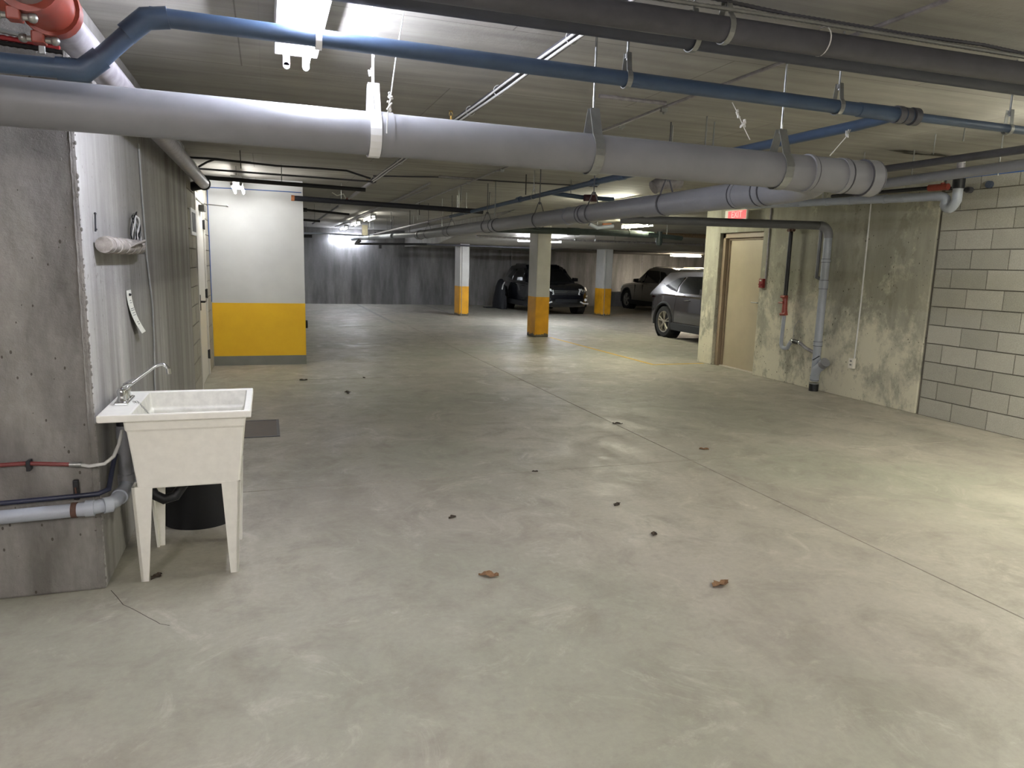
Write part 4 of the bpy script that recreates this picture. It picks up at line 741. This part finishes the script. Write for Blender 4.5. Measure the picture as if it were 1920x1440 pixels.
# leaves
lv=[(916,1080,.05,'leaf','curled tan leaf on the floor in the lower middle'),(1351,1097,.055,'leaf','brown leaf on the floor at lower right of the middle'),(293,1083,.035,'darkleaf','small dark leaf by the front leg of the sink'),(569,713,.05,'darkleaf','dark curled leaf on the floor before the yellow partition'),(652,737,.06,'darkleaf','dark reddish leaf on the floor right of the partition'),(1158,795,.05,'darkleaf','dark leaf lying on the long floor joint'),(1157,947,.035,'darkleaf','dark leaf in the bright patch of floor'),(1226,1003,.03,'darkleaf','small dark leaf right of the bright floor patch'),(848,971,.03,'darkleaf','thin dark leaf on the floor in the middle'),(1003,885,.022,'darkleaf','tiny dark leaf on the cross joint'),(683,709,.03,'darkleaf','small dark crumb of leaf beyond the reddish leaf'),(1320,843,.04,'leaf','flat brown leaf on the floor right of the cross joint')]
for x,y,s,mt,lb in lv:
    p=P('z',0,x,y); a=random.uniform(0,6.28); n=9; v=[];f=[]
    for i in range(n):
        u=i/(n-1); w=s*.55*math.sin(math.pi*(u**.8))*(1+.3*math.sin(i*2.3)); L_=(u-.5)*2*s; zz=.004+.012*abs(math.sin(u*5+x))*(s/.05)
        for k,zf in ((-1,1.6),(0,.3),(1,1.3)):
            xx=L_;yy=k*w; v.append((xx*math.cos(a)-yy*math.sin(a),xx*math.sin(a)+yy*math.cos(a),zz*zf*.7+.001))
    for i in range(n-1):
        for k in (0,1): q=i*3+k; f.append((q,q+3,q+4,q+1))
    o=mesh('dry_leaf',v,f,M[mt]); o.location=(p.x,p.y,0); tag(o,lb,'leaf','dry leaves'); 
    sd=o.modifiers.new('t','SOLIDIFY'); sd.thickness=.0008
# hairline crack by the corner
pts=[(208,1107),(219,1119),(231,1134),(247,1141),(262,1149),(278,1158),(292,1165),(300,1170),(318,1173)]
b=MB(); 
for (x0,y0),(x1,y1) in zip(pts,pts[1:]):
    a=P('z',0,x0,y0);c=P('z',0,x1,y1);d=(c-a).normalized();n_=Vector((-d.y,d.x,0))*.0016; b.add([a+n_+Vector((0,0,.0006)),a-n_+Vector((0,0,.0006)),c-n_+Vector((0,0,.0006)),c+n_+Vector((0,0,.0006))],[(0,1,2,3)])
b.build('hairline_crack',plain('crack_dark',(66,60,52),.95),bed)
# ================================================================ CARS (local: x forward, y left, z up)
def interp(tab,x):
    for (a,b),(c,d) in zip(tab,tab[1:]):
        if x<=c: return b+(d-b)*max(0,(x-a))/(c-a)
    return tab[-1][1]
def car(label,loc,rz,body,L,W,H,wb,tr,kind,cat='car'):
    t=thing('car',label,cat,loc,rz)
    F=L/2; fa=F-.88*L/4.35; ra=fa-wb
    top=[(-F,.72),(-F+.06,.98),(-F+.35,1.02),(-.3,1.0),(.7,.98),(.95,.99),(F-.55,.93),(F-.2,.84),(F-.05,.72),(F,.60)]
    bot=[(-F,.42),(-F+.1,.30),(-F+.5,.22),(F-.5,.22),(F-.12,.24),(F,.34)]
    wid=[(-F,.70),(-F+.05,.80),(-F+.25,.93),(-F+.7,.99),(0,1.0),(F-.8,.99),(F-.3,.92),(F-.08,.78),(F,.66)]
    xs_=[-F,-F+.04,-F+.12,-F+.25,-F+.45]+[-F+.45+(L-.9)*i/16 for i in range(1,17)]+[F-.3,F-.18,F-.08,F-.03,F]
    v=[];n=12
    for x in xs_:
        w=W/2*interp(wid,x); zt=interp(top,x); zb_=interp(bot,x); m_=zb_+(zt-zb_)*.55
        ring_=[(-w*.55,zb_),(-w*.93,zb_+.02),(-w*1.0,zb_+.14),(-w*1.0,m_),(-w*.975,zt-.08),(-w*.90,zt-.005),(w*.90,zt-.005),(w*.975,zt-.08),(w*1.0,m_),(w*1.0,zb_+.14),(w*.93,zb_+.02),(w*.55,zb_)]
        crown=.035; 
        v+=[(x,y,z) for y,z in ring_]
    f=[(tuple(range(n))),tuple(reversed(range((len(xs_)-1)*n,len(xs_)*n)))]
    for i in range(len(xs_)-1):
        for j in range(n): a=i*n+j;b=i*n+(j+1)%n; f.append((a,b,b+n,a+n))
    bo_=mesh('body_shell',v,f,body,None,True,True)
    # cut wheel arches
    cutter=MB()
    for ax_ in (fa,ra):
        for s in (-1,1): cutter.tube([(ax_,s*(W/2-.26),tr),(ax_,s*(W/2+.1),tr)],tr+.055,32)
    cu2=mesh('cutter',cutter.v,cutter.f,M['trimb'],None,False,True)
    import bmesh
    for ob in (bo_,cu2):
        q_=bmesh.new(); q_.from_mesh(ob.data); bmesh.ops.recalc_face_normals(q_,faces=q_.faces); q_.to_mesh(ob.data); q_.free()
    bm_=bo_.modifiers.new('c','BOOLEAN'); bm_.operation='DIFFERENCE'; bm_.object=cu2; bm_.solver='EXACT'; bm_.use_self=False
    dg=bpy.context.evaluated_depsgraph_get(); me=bpy.data.meshes.new_from_object(bo_.evaluated_get(dg)); bpy.data.objects.remove(bo_); bpy.data.objects.remove(cu2)
    for p in me.polygons: p.use_smooth=True
    try: me.set_sharp_from_angle(angle=.6)
    except Exception: pass
    o=bpy.data.objects.new('body_shell',me); COL.objects.link(o); o.parent=t
    # greenhouse
    belt=.97; rb=-F+ (.10 if kind!='hatch' else .16); fb=F-1.35*L/4.35; rf=fb-.78; rr=-F+(.42 if kind!='hatch' else .62)
    tum=.30
    def yy(z): return W/2*.93-(z-belt)*tum
    prof=[(rb,belt),(rr-.02,H-.16),(rr+.12,H-.06),(rr+.55,H-.015),(0,H),(rf-.15,H-.02),(rf,H-.06),(fb,belt)]
    prof=[(rb,belt-.06)]+prof+[(fb,belt-.06)]
    v=[]; m2=len(prof)
    for s in (-1,1):
        for x,z in prof: v.append((x,s*(yy(z)-(.05 if z>H-.05 else 0)),z))
    f=[tuple(range(m2)),tuple(reversed(range(m2,2*m2)))]+[(i,i+m2,(i+1)%m2+m2,(i+1)%m2) for i in range(m2)]
    g_=mesh('cabin_shell',v,f,body,t,True,True); bv=g_.modifiers.new('b','BEVEL'); bv.width=.05; bv.segments=3; bv.limit_method='ANGLE'; bv.angle_limit=.5
    def win(pts,name='side_window',mat=M['glass']):
        for s in (-1,1):
            b=MB(); k=len(pts); vv=[(x,s*(yy(z)+.006),z) for x,z in pts]+[(x,s*(yy(z)-.02),z) for x,z in pts]
            b.add(vv,[tuple(range(k)),tuple(reversed(range(k,2*k)))]+[(i,i+k,(i+1)%k+k,(i+1)%k) for i in range(k)]); b.build(name,mat,t,rel=True)
    zt=H-.12; zb2=belt+.04
    def xf(z): return fb+(rf-fb)*(z-belt)/(H-.06-belt)
    def xr(z): return rb+(rr-rb)*(z-belt)/(H-.16-belt)
    b1=.12; 
    win([(b1+.04,zb2),(xf(zb2)-.22,zb2),(xf(zt)-.13,zt),(b1+.04,zt)])
    win([(b1-.04,zb2),(b1-.04,zt),(b1-.80,zt-.01),(b1-.98,zb2+.16),(b1-.98,zb2)])
    x2=b1-1.06; win([(x2,zb2+.02),(x2,zb2+.14),(x2+.16,zt-.03),(max(xr(zt)+.22,x2-.1),zt-.05),(xr(zb2+.1)+.30,zb2+.1)],'quarter_window')
    # windscreen and rear glass
    def slab(x0,z0,x1,z1,name,k=.1,out=.008):
        d=Vector((x1-x0,0,z1-z0)).normalized(); nn=Vector((d.z,0,-d.x)); 
        if (nn.x>0)!=(x0>0): nn=-nn
        y0=yy(z0)-k; y1=yy(z1)-k-.02; b=MB(); A=[(x0,-y0,z0),(x0,y0,z0),(x1,y1,z1),(x1,-y1,z1)]; q=[tuple(Vector(p)+nn*out) for p in A]; r_=[tuple(Vector(p)-nn*.02) for p in A]; b.hexa(r_,q); b.build(name,M['glass'],t,rel=True)
    slab(xf(belt+.04),belt+.04,xf(H-.13),H-.13,'windscreen'); slab(xr(belt+.06),belt+.06,xr(H-.22),H-.22,'rear_window',.16)
    # cladding, sills, bumpers
    for s in (-1,1): MB().box(ra+tr+.04,fa-tr-.04,s*W/2-.03,s*W/2+.012,.2,.36).build('sill_cladding',M['trimb'],t,bevel=.01,rel=True)
    for ax_ in (fa,ra):
        for s in (-1,1):
            pts=[(ax_+math.cos(a)*(tr+.075),s*(W/2-.035),tr+math.sin(a)*(tr+.075)) for a in [math.radians(d_) for d_ in range(-14,195,12)]]
            MB().tube(pts,.035,8).build('arch_trim',M['trimb'],t,True,rel=True)
    for ax_ in (fa,ra):
        for s in (-1,1):
            MB().tube([(ax_,s*(W/2-.275),tr),(ax_,s*(W/2-.25),tr)],tr+.052,32).build('wheel_well',M['can'],t,rel=True)
            MB().tube([(ax_,s*(W/2-.26),tr+.0),(ax_,s*(W/2-.03),tr)],tr+.053,32,False).build('arch_liner',M['can'],t,rel=True)
    # wheels
    for ax_ in (fa,ra):
        for s in (-1,1):
            yo=s*(W/2-.02); yi=s*(W/2-.24); cy=(yo+yi)/2
            def rg(pr,mat,name,par,n=36):
                b=MB(); v=[];f=[];k=len(pr)
                for i in range(n):
                    a=2*math.pi*i/n
                    for (yv_,r_) in pr: v.append((ax_+math.cos(a)*r_,cy+s*yv_,tr+math.sin(a)*r_))
                for i in range(n):
                    for j in range(k-1): a=i*k+j;c=((i+1)%n)*k+j; f.append((a,a+1,c+1,c))
                b.add(v,f); return b.build(name,mat,par,True,rel=True)
            w_=rg([(-.11,tr*.66),(-.11,tr*.93),(-.08,tr),(.08,tr),(.11,tr*.93),(.11,tr*.70),(.08,tr*.68)],M['tire'],'wheel',t)
            rg([(.08,tr*.70),(.105,tr*.68),(.10,tr*.64),(.02,tr*.62)],M['rim'],'rim',w_)
            rg([(.015,0.001),(.015,tr*.63)],M['can'],'rim_back',w_)
            for k in range(5):
                for dd in (-.13,.13):
                    a=2*math.pi*k/5+.3; e=a+dd*1.4; c=Vector((ax_,cy+s*.085,tr)); p0=c+Vector((math.cos(a+dd*.4),0,math.sin(a+dd*.4)))*.05; p1=c+Vector((math.cos(e),0,math.sin(e)))*tr*.66
                    MB().tube([p0,(p0+p1)/2+Vector((0,s*.004,0)),p1],[.018,.014,.017],6).build('spoke',M['rim'],w_,rel=True)
            MB().tube([(ax_,cy+s*.07,tr),(ax_,cy+s*.105,tr)],.045,14).build('hub_cap',M['rim'],w_,True,rel=True)
    # handles, mirrors, lamps
    for s in (-1,1):
        for hx in (b1-.62,b1+.10): MB().tube([(hx,s*(W/2-.0),.86),(hx+.02,s*(W/2+.02),.865),(hx+.14,s*(W/2+.02),.87),(hx+.16,s*(W/2),.87)],.012,8).build('door_handle',body,t,True,rel=True)
        mx=xf(belt)-.42; 
        MB().tube([(mx+.05,s*(W/2-.12),1.03),(mx,s*(W/2+.06),1.04)],.02,8).hexa([(mx-.05,s*(W/2+.02),1.0),(mx+.09,s*(W/2+.02),1.01),(mx+.05,s*(W/2+.2),1.02),(mx-.05,s*(W/2+.21),1.02)],[(mx-.05,s*(W/2+.02),1.15),(mx+.07,s*(W/2+.02),1.14),(mx+.03,s*(W/2+.2),1.13),(mx-.05,s*(W/2+.2),1.14)]).build('side_mirror',body if kind!='white' else M['can'],t,rel=True,bevel=.015)
        # rear lamps
        MB().hexa([(-F+.03,s*W*.30,.86),(-F+.26,s*W*.475,.87),(-F+.24,s*W*.46,.90),(-F+.03,s*W*.30,.90)],[(-F+.03,s*W*.30,.97),(-F+.26,s*W*.47,.96),(-F+.24,s*W*.44,.97),(-F+.05,s*W*.30,.98)]).build('tail_lamp',M['taill'],t,rel=True)
        # head lamps
        xo=F-.16
        MB().hexa([(F-.055,s*W*.27,.73),(F-.35,s*W*.47,.76),(F-.40,s*W*.42,.76),(F-.15,s*W*.27,.73)],[(F-.075,s*W*.27,.80),(F-.40,s*W*.465,.87),(F-.45,s*W*.40,.87),(F-.18,s*W*.27,.82)]).build('head_lamp',M['lens'],t,rel=True)
        MB().tube([(rr+.3,s*(yy(H)-.10),H-.01),(rr+.35,s*(yy(H)-.10),H+.012),(rf-.25,s*(yy(H)-.10),H+.012),(rf-.15,s*(yy(H)-.10),H-.02)],.014,8).build('roof_rail',M['trimb'] if kind!='white' else body,t,True,rel=True)
    # door seams
    for s in (-1,1):
        b=MB()
        for xx in (b1,b1-1.02,fb-.15): b.box(xx-.004,xx+.004,s*W/2*.985-.012,s*W/2*.998+.0015,.38,.93)
        b.build('door_seam',M['can'],t,rel=True)
    MB().box(-F-.01,-F+.2,-W*.36,W*.36,.26,.46).build('rear_bumper',M['trimb'],t,bevel=.03,rel=True)
    # front face
    MB().hexa([(F-.05,-W*.26,.40),(F+.012,-W*.2,.40),(F+.012,W*.2,.40),(F-.05,W*.26,.40)],[(F-.13,-W*.27,.78),(F-.035,-W*.25,.78),(F-.035,W*.25,.78),(F-.13,W*.27,.78)]).build('grille',M['trimb'],t,rel=True,bevel=.01)
    gb=MB()
    for z in (.70,.745): gb.box(F-.04,F+.0,-W*.25,W*.25,z,z+.010)
    gb.build('grille_bar',M['strap'],t,rel=True)
    if kind=='suv':
        for s in (-1,1):
            MB().tube([(F-.02,s*W*.26,.78),(F-.03,s*W*.24,.66),(F-.06,s*W*.33,.56),(F-.18,s*W*.44,.60)],.022,8).tube([(F-.08,s*W*.44,.36),(F-.02,s*W*.34,.37),(F+.01,s*W*.27,.42)],.024,8).build('chrome_blade',M['lens'],t,True,rel=True)
            MB().tube([(F-.07,s*W*.38,.48),(F-.03,s*W*.375,.48)],.045,14).build('fog_lamp',M['lens'],t,True,rel=True)
            MB().tube([(F-.14,s*W*.33,.78),(F-.07,s*W*.32,.775)],.035,12).build('lamp_projector',M['chrome'],t,True,rel=True)
        b=MB(); c=Vector((F+.012,0,.70)); r_=.036
        for a in (90,210,330):
            a=math.radians(a); d=Vector((0,math.cos(a),math.sin(a))); e=Vector((0,-d.z,d.y)); A=[c,c+d*r_*.55+e*r_*.32,c+d*r_*1.1,c+d*r_*.55-e*r_*.32]
            b.hexa([tuple(p) for p in A],[tuple(p+Vector((.006,0,0))) for p in A])
        b.build('three_diamond_emblem',M['chrome'],t,rel=True)
    return t
car('black compact SUV parked nose out behind the near column',(8.88,22.8,0),-math.pi/2,M['carblack'],4.0,1.78,1.54,2.67,.335,'suv')
car('dark grey crossover cut off by the concrete wall on the right',(9.34,12.88,0),-math.pi/2,M['cargrey'],4.40,1.80,1.50,2.65,.35,'hatch')
car('pale silver SUV parked nose to the back wall in shadow, far right',(13.85,23.2,0),math.pi/2,M['carwhite'],4.5,1.85,1.57,2.67,.35,'white')
# black draped bundle beside the black car
t=thing('covered_bike','black covered bundle leaning beside the black car at the back wall','bundle',(7.78,24.1,0))
prof=[(0,.34,.62),(.15,.36,.6),(.45,.30,.52),(.75,.22,.42),(.95,.14,.28),(1.02,.05,.12)]; v=[];n=20
for z,rx,ry in prof:
    for i in range(n): a=2*math.pi*i/n; k=1+.10*math.sin(5*a+z*4); v.append((7.74+rx*.5*k*math.cos(a)+.05*z,24.1+ry*k*math.sin(a),z+.005))
f=[tuple(reversed(range(n))),tuple(range((len(prof)-1)*n,len(prof)*n))]+[(i*n+j,i*n+(j+1)%n,(i+1)*n+(j+1)%n,(i+1)*n+j) for i in range(len(prof)-1) for j in range(n)]
b=MB(); b.add(v,f); b.build('black_cover',plain('black_cover_cloth',(20,22,28),.6,var=.2,bump=.3),t,True)
MB().tube([(7.80,23.75,.92),(7.72,23.68,.82),(7.67,23.62,.68)],.022,8).build('pale_strap',M['cable'],t,True)
MB().box(7.25,7.7,24.1,24.5,.0,.03).build('flat_foot',M['can'],t,bevel=.01)
# ev charger lamp and conduits on the back wall
t=thing('charger_light','small green glowing charger light on the back wall','charger',P('y',YW-.03,975,511)); c=P('y',YW-.03,975,511)
MB().box(c.x-.11,c.x+.11,YW-.10,YW,c.z-.22,c.z+.14).build('charger_box',M['can'],t,bevel=.03); MB().tube([(c.x,YW-.115,c.z),(c.x,YW-.10,c.z)],.035,14).build('green_lamp',emis('green_lamp',(.2,1,.55),1.2),t,True)
conduit('pale conduit curving down the back wall to the green charger',[(8.73,YW-.02,2.06),(8.74,YW-.02,1.42),(8.80,YW-.02,1.30),(8.98,YW-.03,1.25)],.016,'galv','back wall conduits')
conduit('short pale conduit on the back wall above the pale SUV',[(14.26,YW-.02,2.06),(14.25,YW-.02,1.45)],.016,'galv','back wall conduits')
